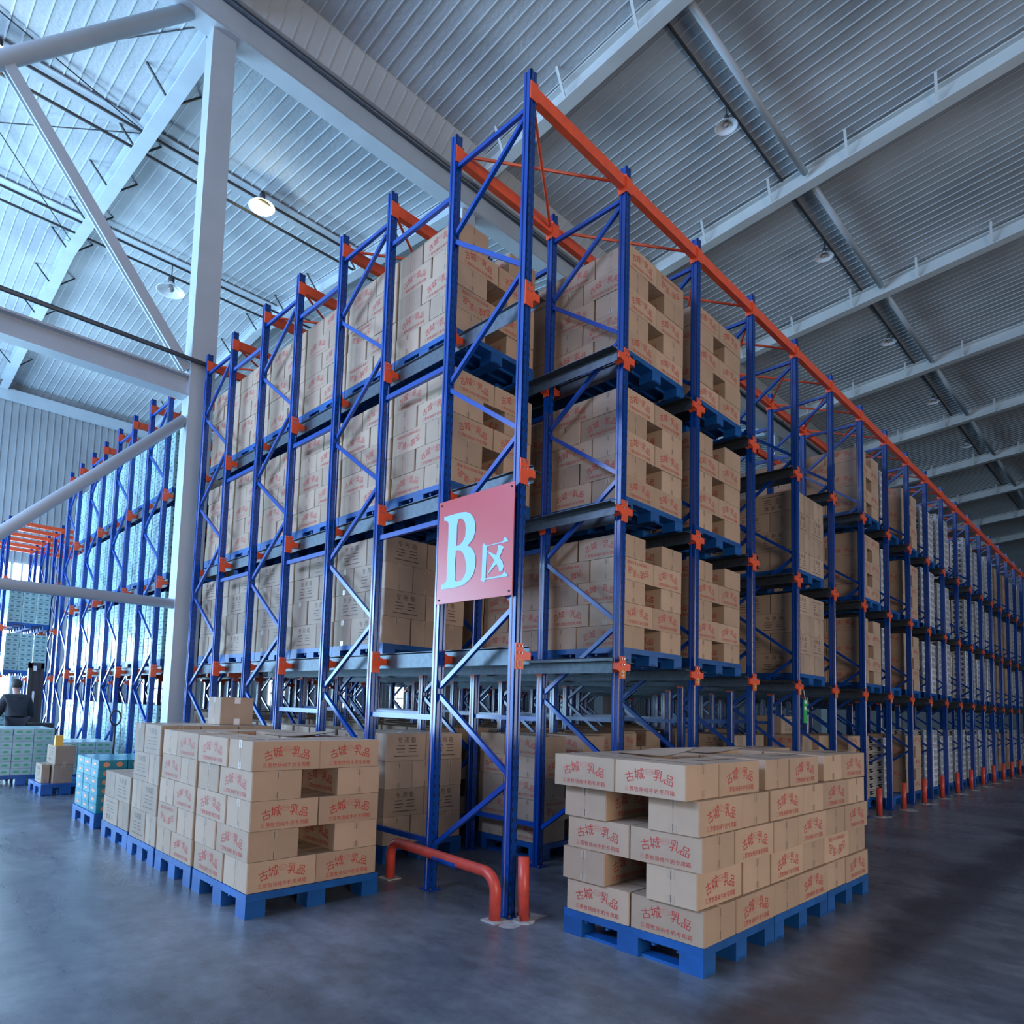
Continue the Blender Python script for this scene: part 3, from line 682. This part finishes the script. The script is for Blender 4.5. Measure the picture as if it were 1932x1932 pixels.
KG = {'red': 'brown cartons with red print', 'z': 'brown cartons with dark print', 'plain': 'brown cartons with dark print', 'white': 'white and black wrapped cartons', 'pale': 'pale wrapped packs in the rear left rack',
      'green': 'green and white packs at far left', 'teal': 'teal drink packs on the pallet'}
KD = {'red': 'red-printed carton', 'z': 'dark-printed carton', 'plain': 'carton', 'white': 'black-and-white carton', 'pale': 'pale wrapped pack', 'green': 'green-white pack', 'teal': 'teal pack'}
_cm = {}
def carton_meshes(kind, L, Wd, H, side):
    k = (kind, round(L, 3), round(Wd, 3), round(H, 3), side)
    if k not in _cm:
        b, p, t = carton_parts(kind, L, Wd, H, side)
        _cm[k] = (b.mesh(KN[kind], [KM[kind][0], STAPLE]), p.mesh('print', KM[kind][1]) if p.v else None, t.mesh('tape', [TAPE, STAPLE, WHITE]) if t.v else None)
    return _cm[k]
CARTONS = []
def cell(kind, x0, x1, y0, y1, z0, h, orient, label, jit=1.0, flip=None, gap=.005):
    L, Wd = (x1 - x0, y1 - y0) if orient == 'x' else (y1 - y0, x1 - x0)
    if kind in ('pale', 'white'): gap = .008
    L -= 2 * gap; Wd -= 2 * gap
    fl = random.random() < .1 if flip is None else flip
    if kind not in ('red', 'z'): fl = False
    cx, cy = (x0 + x1) / 2 + random.uniform(-.006, .004) * jit, (y0 + y1) / 2 + random.uniform(-.004, .004) * jit
    rz = (0 if orient == 'x' else PI / 2) + random.uniform(-.006, .006) * jit
    CARTONS.append(dict(kind=kind, dim=(L, Wd, h - (.006 if kind in ('pale', 'white') else .0025)), loc=Vector((cx, cy, z0 + h / 2)), rz=rz, flip=fl, label=label, orient=orient))
def pattern(pat, par, W, D, LX, SX, SY, LY):
    """cells (x0,x1,y0,y1,orient,place) of one layer"""
    if pat == 1:
        f = [(0, W / 2, 0, SY, 'x', 'front left'), (W / 2, W, 0, SY, 'x', 'front right'), (0, SX, SY, D, 'y', 'rear left'), (W - SX, W, SY, D, 'y', 'rear right')]
        g = [(0, SX, 0, D - SY, 'y', 'front left'), (W - SX, W, 0, D - SY, 'y', 'front right'), (0, W / 2, D - SY, D, 'x', 'rear left'), (W / 2, W, D - SY, D, 'x', 'rear right')]
    elif pat == 2:
        f = [(0, SX, 0, D / 2, 'y', 'front left'), (0, SX, D / 2, D, 'y', 'rear left'), (SX, W, 0, SY, 'x', 'front right'), (SX, W, D - SY, D, 'x', 'rear right')]
        g = [(0, LX, 0, SY, 'x', 'front left'), (0, LX, D - SY, D, 'x', 'rear left'), (LX, W, 0, D / 2, 'y', 'front right'), (LX, W, D / 2, D, 'y', 'rear right')]
    else:
        f = [(0, W / 2, 0, SY, 'x', 'front left'), (W / 2, W, 0, SY, 'x', 'front right')] + [(W * q / 3, W * (q + 1) / 3, SY, D, 'y', 'rear ' + ('left', 'middle', 'right')[q]) for q in range(3)]
        g = [(W * q / 3, W * (q + 1) / 3, 0, D - SY, 'y', 'front ' + ('left', 'middle', 'right')[q]) for q in range(3)] + [(0, W / 2, D - SY, D, 'x', 'rear left'), (W / 2, W, D - SY, D, 'x', 'rear right')]
    return f if par == 0 else g
def load(kind, pat, x0, y0, z0, W, D, n, h, place, par=0, hide_right=False, LX=None, SX=None, SY=None, jit=1.0, top=None, only=None, flips=None):
    LX = LX or W / 2; SX = SX or (.36 * W); SY = SY or .42 * D
    for l in range(n):
        for (a, b, c, d, o, nm) in pattern(pat, (l + par) % 2, W, D, LX, SX, SY, D - SY):
            if hide_right and a > .3 * W: continue
            if l == n - 1 and top and nm not in top: continue
            sx = sy = 0
            if only: sx, sy = only(l, nm)
            cell(kind, x0 + a + sx, x0 + b + sx, y0 + c + sy, y0 + d + sy, z0 + l * h, h, o, '%s, %s, %s layer up, %s' % (KD[kind], nm, ORD[l], place), jit, False if place.startswith(('front pallet', 'nearest pallet')) else None)
def grid_load(kind, x0, y0, z0, W, D, nx, ny, n, h, place, front=True, left=True, long_x=True):
    """packs in a regular grid, only the ones on the faces one can see"""
    for l in range(n):
        if front:
            for q in range(nx):
                off = 0
                cell(kind, x0 + W * q / nx, x0 + W * (q + 1) / nx, y0, y0 + D / ny, z0 + l * h, h, 'x', '%s, %s from left, %s layer, %s' % (KD[kind], ORD[q], ORD[l], place), .6, gap=.003)
        if left:
            for q in range(1 if front else 0, ny):
                cell(kind, x0, x0 + W / nx, y0 + D * q / ny, y0 + D * (q + 1) / ny, z0 + l * h, h, 'y' if W / nx < D / ny else 'x', '%s, %s back, %s layer, %s' % (KD[kind], ORD[q], ORD[l], place), .6, gap=.003)

# ---- loads in the big rack
PH = .145
def zl(lv): return LV[lv] + .046
def rack_pal(i, y, lv, D=.9, W=1.07, x=None, lab=None, det=False):
    xx = x if x is not None else i * DX + .136
    pallet(xx, y, zl(lv) if lv else 0.0, W, D - .01, PH if lv else .165, lab or 'blue pallet on the %s right of the %s front post, %s place back' % (SH.get(lv, 'floor'), ORD[i], ORD[max(0, int((y + .05) / .9))]), det)
for k in range(6):
    for lv in (2, 3):
        y = .95 + .9 * k
        rack_pal(0, y, lv, x=.14, det=k < 2)
        load('red', 1, .14, y + .01, zl(lv) + PH, 1.08, .88, 5, .2115, 'left side, %s, %s load back' % (('', 'low', 'middle', 'top')[lv] + ' shelf', ORD[k]), par=(k + lv) % 2, hide_right=k > 0, SX=.40, SY=.37)
    if k < 5:
        y = 1.85 + .9 * k
        rack_pal(0, y, 1, x=.14, det=k < 2)
        load('z', 3, .14, y + .01, zl(1) + PH, 1.08, .88, 4, .268, 'left side, low shelf, %s load back' % ORD[k], par=1 - k % 2, hide_right=k > 0, SX=.36, SY=.33)
    rack_pal(0, 1.75 + .9 * k if k < 5 else 1.75 + 4.5 + 50, 0, x=.17, W=1.0, det=k < 1, lab='blue pallet on the floor inside the left lane, %s stack back' % ORD[k]) if k < 5 else None
    if k < 5: load('z', 3, .17, 1.76 + .9 * k, .167, 1.0, .86, 4, .262, 'floor stack inside the left lane, %s back' % ORD[k], par=(k + 1) % 2, hide_right=k > 0, SX=.34, SY=.33)
for i in (1, 2):
    for lv in (1, 2, 3):
        rack_pal(i, .05, lv, x=i * DX + .136, det=True)
        load('red', 1, i * DX + .14, .06, zl(lv) + PH, 1.08, .88, 5, .2115, '%s shelf right of %s front post' % (('', 'low', 'middle', 'top')[lv], ORD[i]), par={1: 1, 2: 0, 3: 0}[lv] if i == 1 else {1: 1, 2: 1, 3: 0}[lv], SX=.40, SY=.37)
for lv in (1, 2):
    rack_pal(1, .95, lv); load('red', 1, 1.49, .96, zl(lv) + PH, 1.08, .88, 5, .2115, '%s shelf behind second front post' % (('', 'low', 'middle')[lv]), par=0, hide_right=True, SX=.40, SY=.37)
# floor stacks inside lanes 1 to 6
for i, y, kd in ((1, .95, 'red'), (2, 1.4, 'red'), (3, 1.84, 'red'), (4, .9, 'z'), (5, .45, 'red'), (6, .25, 'red')):
    rack_pal(i, y, 0)
    load(kd, 1 if kd == 'red' else 3, i * DX + .14, y + .01, .167, 1.08, .88, 5 if kd == 'red' else 4, .2115 if kd == 'red' else .262, 'floor stack right of %s front post' % ORD[i], par=i % 2, SX=.40, SY=.37)
    if i in (2, 3): pass
cell('z', 7.38, 7.95, .95, 1.35, 1.226, .28, 'x', 'dark-printed carton alone on a floor stack behind the green tag')
# lanes 3 to 6
for k in range(3):
    y = .05 + .9 * k
    for lv in (1, 2):
        rack_pal(4, y, lv); load('z', 3, 4 * DX + .14, y + .01, zl(lv) + PH, 1.08, .88, 4, .268, '%s shelf at fifth post, place %s' % (('', 'low', 'middle')[lv], ORD[k]), par=(k + lv) % 2, hide_right=k > 0, SX=.36, SY=.33)
    for lv in (1, 2, 3):
        rack_pal(6, y, lv); load('red', 1, 6 * DX + .14, y + .01, zl(lv) + PH, 1.08, .88, 5, .2115, '%s shelf at seventh post, place %s' % (('', 'low', 'middle', 'top')[lv], ORD[k]), par=lv % 2, hide_right=k > 0, SX=.40, SY=.37)
for k in (3, 4):
    y = .05 + .9 * k
    rack_pal(4, y, 3); load('red', 1, 4 * DX + .14, y + .01, zl(3) + PH, 1.08, .88, 4, .2115, 'top shelf at fifth post, place %s' % ORD[k], hide_right=k > 3, SX=.40, SY=.37)
# lanes 7 and further
for i in range(7, NF - 1):
    kd = {7: 'white', 8: 'red', 15: 'z', 16: 'red'}.get(i, 'white')
    for lv in (0, 1, 2, 3):
        y = .10 if not (i == 11 and lv) else .98
        rack_pal(i, y, lv)
        z = zl(lv) + PH if lv else .167
        nm = '%s at %s post' % (('floor', 'low shelf', 'middle shelf', 'top shelf')[lv], ORD[i])
        x = i * DX + .14
        if kd == 'red' or kd == 'z': load(kd, 1, x, y + .01, z, 1.08, .86, 5, .2115, nm, par=lv % 2, SX=.40, SY=.37)
        elif i == 7:
            grid_load('white', x, y + .01, z, .52, .86, 2, 3, 8, .128, nm, True, True)
        else: grid_load('white', x, y + .01, z, 1.08, .86, 3, 3, 8 + (i * 3 + lv) % 2, .128, nm, True, True)
    if i == 7:
        for lv in (1, 2, 3):
            pallet(i * DX + .136, 1.02, zl(lv), 1.07, .88, PH, 'blue pallet on the %s right of the eighth front post, second place back' % SH[lv], False)
            load('red', 1, i * DX + .14, 1.03, zl(lv) + PH, 1.08, .86, 5, .2115, '%s shelf at eighth post, place second' % (('', 'low', 'middle', 'top')[lv]), par=lv % 2, SX=.40, SY=.37)

# ---- rear left rack loads
for k in range(7):
    y = Y2 + .1 + .9 * k
    for lv in (0, 1, 2, 3):
        pallet(.072, y, zl(lv) if lv else 0, 1.07, .88, PH if lv else .165, 'blue pallet in the rear left rack, %s, %s load back' % (SH.get(lv, 'floor'), ORD[k]), False)
        grid_load('pale', .074, y + .01, zl(lv) + PH if lv else .167, 1.08, .86, 4, 4, 9, .122 if lv else .13, 'rear left rack %s, load %s' % (('floor', 'low', 'middle', 'top')[lv], ORD[k]), False, True)
for k in range(3):
    for lv in (0, 1, 2):
        y = Y3 + .1 + .9 * k
        pallet(-.208, y, zl(lv) if lv else 0, 1.07, .88, PH if lv else .165, 'tiny pallet in the farthest rack, %s, %s load back' % (SH.get(lv, 'floor'), ORD[k]), False)
        grid_load('pale', -.21, y + .01, zl(lv) + PH if lv else .167, 1.08, .86, 3, 4, 8, .135, 'farthest rack %s, load %s' % (('floor', 'low', 'middle')[lv], ORD[k]), k == 0, True)

# ---- stacks on the open floor, right
for q, px in enumerate((.06, 1.06, 2.06)):
    nm = ('nearest', 'middle', 'farthest')[q]
    pallet(px, -1.46, 0, .985, 1.0, .165, '%s blue pallet under the long carton stack on the right' % nm, True, 'y')
    def shift(l, n, q=q):
        if l == 4: return ((-.10 if q == 0 else .12 if q == 2 else .0), (.0 if 'front' in n else .0) + .055)
        return ((-.02 if l % 2 and q == 0 else 0), .02 if l % 2 else 0)
    load('red', 2, px - .01, -1.465, .167, 1.0, .985, 5, .2075, '%s pallet of right floor stack' % nm, par=0, LX=.58, SX=.42, SY=.345, only=shift)
# ---- stacks on the open floor, left
pallet(-1.53, 1.02, 0, 1.11, .93, .165, 'blue pallet at the front of the left row of stacks', True, None)
load('red', 1, -1.53, 1.03, .167, 1.10, .93, 5, .2085, 'front pallet of left floor row', par=0, SX=.40, SY=.39, only=lambda l, n: (-.012 * (l == 4), 0))
pallet(-1.53, 1.99, 0, 1.11, .80, .165, 'second blue pallet of the left row of stacks', True, None)
load('red', 1, -1.53, 2.0, .167, 1.10, .79, 5, .2085, 'second pallet of left floor row', par=1, SX=.40, SY=.34)
pallet(-1.53, 2.83, 0, 1.11, .72, .165, 'third blue pallet of the left row, under the stack carrying the lone carton', True, 'y')
load('z', 3, -1.53, 2.84, .167, 1.10, .70, 4, .268, 'third pallet of left floor row', par=0, SX=.36, SY=.27)
pallet(-1.50, 3.66, 0, 1.11, .86, .165, 'fourth blue pallet of the left row, under low carton stack', True, 'y')
load('z', 3, -1.50, 3.67, .167, 1.08, .84, 3, .262, 'fourth pallet of left floor row', par=0, SX=.36, SY=.34, top=('rear right', 'rear middle', 'front right'))
cell('plain', -.93, -.58, 3.0, 3.3, 1.2405, .27, 'x', 'lone plain carton with white labels standing on top of the left stacks', 0)
# teal packs
pallet(-1.48, 4.88, 0, .95, .92, .165, 'grey-blue pallet under the teal drink packs', True, 'y')
for l in range(6):
    for qx in range(3):
        for qy in range(3):
            if qx > 0 and qy > 0 and l < 5: continue
            cell('teal', -1.47 + .31 * qx, -1.47 + .31 * (qx + 1), 4.89 + .30 * qy, 4.89 + .30 * (qy + 1), .167 + l * .098, .098, 'x', 'teal drink pack, %s layer up, %s from the left, %s row back' % (ORD[l], ORD[qx], ORD[qy]), .5, gap=.004)
# small brown stack and green packs further back
pallet(-1.42, 7.82, 0, .62, .85, .165, 'blue pallet with three brown cartons at far left', True, 'y')
cell('z', -1.27, -1.0, 7.88, 8.42, .167, .27, 'y', 'lower carton of the far left pair')
cell('z', -1.26, -.985, 7.88, 8.42, .438, .27, 'y', 'upper carton of the far left pair')
cell('z', -1.40, -1.285, 7.98, 8.4, .167, .27, 'y', 'narrow upright carton left of the far left pair')
o = ob('yellow_packet', MB().box(-.05, .05, -.04, .04, 0, .15).mesh('yellow_packet', mat('yellow_packet_card', (.85, .5, .08), .5)), (-1.2, 8.0, .709)); tag(o, 'small yellow packet standing on the far left carton pair', 'packet')
for q, (px, py, nn) in enumerate(((-1.87, 9.2, 7), (-.96, 9.0, 5))):
    gw = (.86, .78)[q]; pallet(px, py, 0, gw + .02, .95, .165, ('blue pallet under the green and white packs at the left edge', 'blue pallet under the low white packs behind the teal stack')[q], True, 'y')
    grid_load('green', px + .01, py + .01, .167, gw, .93, 3, 3, nn, .105, ('left edge green stack', 'low stack beside far left brown cartons')[q], True, True)
    for l in (nn - 1,):
        for qx in (1, 2):
            for qy in (1, 2): cell('green', px + .01 + gw / 3 * qx, px + .01 + gw / 3 * (qx + 1), py + .01 + .31 * qy, py + .01 + .31 * (qy + 1), .167 + l * .105, .105, 'x', 'green-white pack, top layer inside, column %s row %s, %s' % (ORD[qx], ORD[qy], ('left edge stack', 'low stack')[q]), .5)

# ---- the rest of the rack is full too: loads behind the visible ones
HIDP = MB()
for i in range(1, 14):
    for k in range(1, 7):
        for lv in (0, 1, 2, 3):
            y = .05 + .9 * k
            if i in (3, 5) and k < 3 and lv: continue
            if (i == 1 and k == 1 and lv in (1, 2)) or (i in (4, 6) and k < 3 and lv) or (i == 4 and lv == 3 and k < 5) or (i == 3 and lv == 3): continue
            if lv == 0 and (k < 3 or i > 6): continue
            if i > 6 and k < 3: continue
            z = zl(lv) if lv else 0; h_ = PH if lv else .165
            HIDP.box(i * DX + .145, i * DX + 1.205, y, y + .88, z + h_ - .05, z + h_)
            for a in (0.005, .465, .93):
                for b_ in (0, .375, .75): HIDP.box(i * DX + .14 + a, i * DX + .265 + a, y + b_, y + b_ + .13, z + .001, z + h_ - .05)
            n_ = 5 if lv or i < 7 else 4; x = i * DX + .14
            for l in range(n_):
                for (a, b, c_, d_, o_, nm) in pattern(1, l % 2, 1.08, .88, .54, .40, .37, .51):
                    cell('red', x + a, x + b, y + c_, y + d_, z + h_ + .001 + l * .2115, .2115, o_, 'brown carton deep in the rack', .5); CARTONS[-1]['bare'] = True
for i in range(1, 12):
    for k in range(0, 7):
        for lv in (0, 1, 2, 3):
            y = Y2 + .1 + .9 * k; z = (zl(lv) + PH) if lv else .167; x = -.07 + i * DX + .14
            HIDP.box(x, x + 1.07, y, y + .87, z - .06, z - .002)
            for l in range(5):
                for (a, b, c_, d_, o_, nm) in pattern(1, l % 2, 1.08, .88, .54, .40, .37, .51):
                    cell('red', x + a, x + b, y + c_, y + d_, z + .001 + l * .2115, .2115, o_, 'brown carton deep in the rack', .5); CARTONS[-1]['bare'] = True
tag(ob('plastic_pallet_mass', HIDP.mesh('plastic_pallet_mass', BLUE)), 'mass of the farther blue pallets deeper in the racks', 'pallets', 'blue plastic pallets', 'stuff')

# ---- make the cartons: the largest in view as things, the rest of a kind as one mass
for c in CARTONS:
    c['d'] = (c['loc'] - CAMP).length / (c['dim'][0] * c['dim'][2]) ** .5
seen = {}
for kind in KM:
    lst = sorted([c for c in CARTONS if c['kind'] == kind], key=lambda c: c['d'] + 1000 * c.get('bare', False))
    lim = 300
    for c in lst[:lim]:
        b, p, t = carton_meshes(kind, *c['dim'], 0 if c['orient'] == 'x' else 1)
        o = ob(KN[kind], b, c['loc'], rot=(0, PI if c['flip'] else 0, c['rz'])); lab = c['label']
        tag(o, lab, 'pack' if kind in ('pale', 'green', 'teal') else 'carton', KG[kind])
        if p: ob('print', p, parent=o)
        if t: ob('tape', t, parent=o)
    if lst[lim:]:
        m_ = MB(); nb = 1 + len(KM[kind][1])
        for c in lst[lim:]:
            key = ('lite', kind) + tuple(round(v, 3) for v in c['dim'])
            if key not in _cm: _cm[key] = carton_parts(kind, *c['dim'], side=0 if c['orient'] == 'x' else 1, lite=True)
            b, p, t = _cm[key]; p = MB() if c.get('bare') else p; M = Matrix.Translation(c['loc']) @ Matrix.Rotation(c['rz'], 4, 'Z')
            m_.add(b.v, b.f, 0, M); o_ = len(m_.v); m_.v.extend([tuple(M @ Vector(q)) for q in p.v]); m_.f.extend([tuple(i + o_ for i in f) for f in p.f]); m_.m.extend([i + 1 for i in p.m])
        o = ob(KN[kind] + '_mass', m_.mesh(KN[kind] + '_mass', [KM[kind][0]] + KM[kind][1])); tag(o, 'mass of the farther %s deeper in the racks' % KG[kind], 'cartons', KG[kind], 'stuff')
    print('CARTONS', kind, len(lst))

# loose cardboard sheets on the tops
def sheet(x0, x1, y0, y1, z, rz, label, lift=.05):
    n = 10; mb = MB(); vs = []; fs = []
    for th in (0, .004):
        for i in range(n + 1):
            for j in range(3):
                u = i / n; x = x0 + (x1 - x0) * u; y = y0 + (y1 - y0) * j / 2; vs.append((x, y, z + th + lift * (u ** 2) * (1 - .3 * j) * (u > 0)))
    m = (n + 1) * 3
    for i in range(n):
        for j in range(2):
            a = i * 3 + j; fs.append((a, a + 1, a + 4, a + 3)); fs.append((m + a, m + a + 3, m + a + 4, m + a + 1))
    o = ob('cardboard_sheet', mb.add(vs, fs).mesh('cardboard_sheet', CARD)); tag(o, label, 'cardboard sheet', 'loose cardboard sheets')
ztop = .167 + 5 * .2075 + .003
sheet(.45, .95, -.95, -.60, ztop, 0, 'loose cardboard sheet lying on the near end of the right stack', .05)
sheet(1.2, 1.85, -.9, -.55, ztop, 0, 'loose cardboard sheet lying on the middle of the right stack', .03)
sheet(-1.05, -.55, 1.5, 1.85, .167 + 5 * .2085 + .003, 0, 'loose cardboard sheet lying on the front left stack', .04)

# ================================================================ truck, stacker and worker
t = ob('pallet_truck', None, (-.52, 7.75, 0)); tag(t, 'hand pallet truck with a black loop handle before the rear left rack', 'pallet truck')
mb = MB(); mb.tube([(0, 0, .25), (0, -.03, 1.02)], .017, 8)
pts = [(0 + .075 * math.sin(a), -.03, 1.14 - .11 * math.cos(a)) for a in [i * 2 * PI / 16 for i in range(17)]]
mb.tube(pts, .013, 8); ob('handle', mb.mesh('handle', BLACKM, True), parent=t)
ob('fork', MB().box(-.25, -.10, .1, 1.1, .07, .12).mesh('fork', BLACKM), parent=t); ob('fork', MB().box(.10, .25, .1, 1.1, .07, .12).mesh('fork', BLACKM), parent=t)
ob('pump_body', MB().box(-.12, .12, -.02, .12, .1, .42).box(-.25, .25, .05, .14, .07, .2).mesh('pump_body', BLACKM), parent=t)
ob('wheel', MB().lathe([(0, -.04), (.08, -.04), (.08, .04), (0, .04)], 18, 0, Matrix.Translation((0, 0, .081)) @ Matrix.Rotation(PI / 2, 4, 'Y')).mesh('wheel', BLACKM, True), parent=t)

t = ob('stacker_truck', None, (-.62, 13.0, 0)); tag(t, 'dark stacker truck with a tall mast beside the worker at far left', 'stacker truck')
ob('mast', MB().box(-.14, -.08, 0, .1, .05, 2.1).box(.08, .14, 0, .1, .05, 2.1).box(-.14, .14, 0, .1, 1.98, 2.1).box(-.08, .08, .03, .07, .3, 1.98).mesh('mast', BLACKM), parent=t)
ob('truck_body', MB().box(-.35, .35, -.5, -.02, .08, .75).box(-.3, .3, -.45, -.05, .75, .85).mesh('truck_body', BLACKM), parent=t)
for s in (-1, 1): ob('fork', MB().box(s * .2 - .06, s * .2 + .06, .1, 1.1, .06, .11).mesh('fork', BLACKM), parent=t)
for s in (-1, 1): ob('wheel', MB().lathe([(0, -.04), (.08, -.04), (.08, .04), (0, .04)], 18, 0, Matrix.Translation((s * .25, -.3, .081)) @ Matrix.Rotation(PI / 2, 4, 'Y')).mesh('wheel', BLACKM, True), parent=t)
ob('label_plate', MB().box(-.06, .0, -.006, 0, 1.93, 2.03).box(-.05, -.01, -.006, 0, 1.25, 1.5).mesh('label_plate', WHITE), parent=t)

def skin_body(name, V, E, R, m, parent=None, sub=2):
    me = bpy.data.meshes.new(name); me.from_pydata(V, E, []); o = bpy.data.objects.new(name, me); COL.objects.link(o)
    md = o.modifiers.new('skin', 'SKIN'); sk = me.skin_vertices[0].data if me.skin_vertices else None
    if sk is None:
        b = bmesh.new(); b.from_mesh(me); b.verts.layers.skin.verify(); b.to_mesh(me); b.free(); sk = me.skin_vertices[0].data
    for i, r in enumerate(R): sk[i].radius = r if isinstance(r, tuple) else (r, r)
    sk[0].use_root = True
    s2 = o.modifiers.new('sub', 'SUBSURF'); s2.levels = sub; s2.render_levels = sub
    dg = bpy.context.evaluated_depsgraph_get(); ev = bpy.data.meshes.new_from_object(o.evaluated_get(dg)); bpy.data.objects.remove(o)
    ev.name = name; ev.materials.clear(); ev.materials.append(m); ev.polygons.foreach_set('use_smooth', [True] * len(ev.polygons))
    q = bpy.data.objects.new(name, ev); COL.objects.link(q)
    if parent is not None: q.parent = parent
    return q
# worker, seen from behind, leaning over the stacker's tiller (local frame: faces +y)
V = [(0, 0, .95), (0, .06, 1.15), (0, .12, 1.32), (0, .16, 1.40), (0, .19, 1.47), (0, .22, 1.56), (0, .23, 1.64),
     (-.17, .12, 1.34), (-.27, .13, 1.10), (-.30, .32, .98), (.17, .12, 1.34), (.24, .16, 1.10), (.30, .34, 1.0),
     (-.09, 0, .90), (-.11, .04, .50), (-.12, -.02, .09), (-.12, .11, .05), (.09, 0, .90), (.11, -.03, .50), (.12, -.06, .09), (.12, .07, .05),
     (-.31, .40, .96), (.31, .42, .98)]
E_ = [(0, 1), (1, 2), (2, 3), (3, 4), (4, 5), (5, 6), (2, 7), (7, 8), (8, 9), (9, 21), (2, 10), (10, 11), (11, 12), (12, 22), (0, 13), (13, 14), (14, 15), (15, 16), (0, 17), (17, 18), (18, 19), (19, 20)]
R_ = [(.15, .12), (.16, .12), (.17, .12), .06, .055, (.085, .1), (.075, .09), .075, .052, .036, .075, .052, .036, .095, .068, .048, .042, .095, .068, .048, .042, .038, .038]
pr = skin_body('person', V, E_, R_, SKIN); pr.location = (-1.05, 12.2, 0); tag(pr, 'worker in dark jacket seen from behind beside the stacker at far left', 'person')
def inflate(ids, extra, name, m):
    mp = {i: k for k, i in enumerate(ids)}
    q = skin_body(name, [V[i] for i in ids], [(mp[a], mp[b]) for a, b in E_ if a in mp and b in mp], [tuple(r + extra for r in R_[i]) if isinstance(R_[i], tuple) else R_[i] + extra for i in ids], m, pr); return q
inflate([1, 0, 2, 7, 8, 9, 10, 11, 12], .045, 'jacket', CLOTH)
inflate([0, 13, 14, 15, 17, 18, 19], .03, 'trousers', CLOTH)
ob('hair', MB().lathe([(0, .12), (.06, .105), (.095, .05), (.1, -.02), (.085, -.06)], 16, 0, Matrix.Translation((0, .205, 1.62))).mesh('hair', HAIR, True), parent=pr)
for s in (-1, 1):
    for q in range(4):
        bx = s * .31 + (q - 1.5) * .016; by = .43 if s < 0 else .45; bz = .955 if s < 0 else .975
        ob('finger', MB().tube([(bx, by, bz), (bx, by + .035, bz + .005), (bx, by + .05, bz - .02), (bx, by + .035, bz - .035)], [.009, .009, .008, .006], 6).mesh('finger', SKIN, True), parent=pr)
    ob('thumb', MB().tube([(s * .31 - s * .03, by - .02, bz), (s * .31 - s * .05, by + .015, bz - .01), (s * .31 - s * .04, by + .04, bz - .02)], [.011, .010, .007], 6).mesh('thumb', SKIN, True), parent=pr)
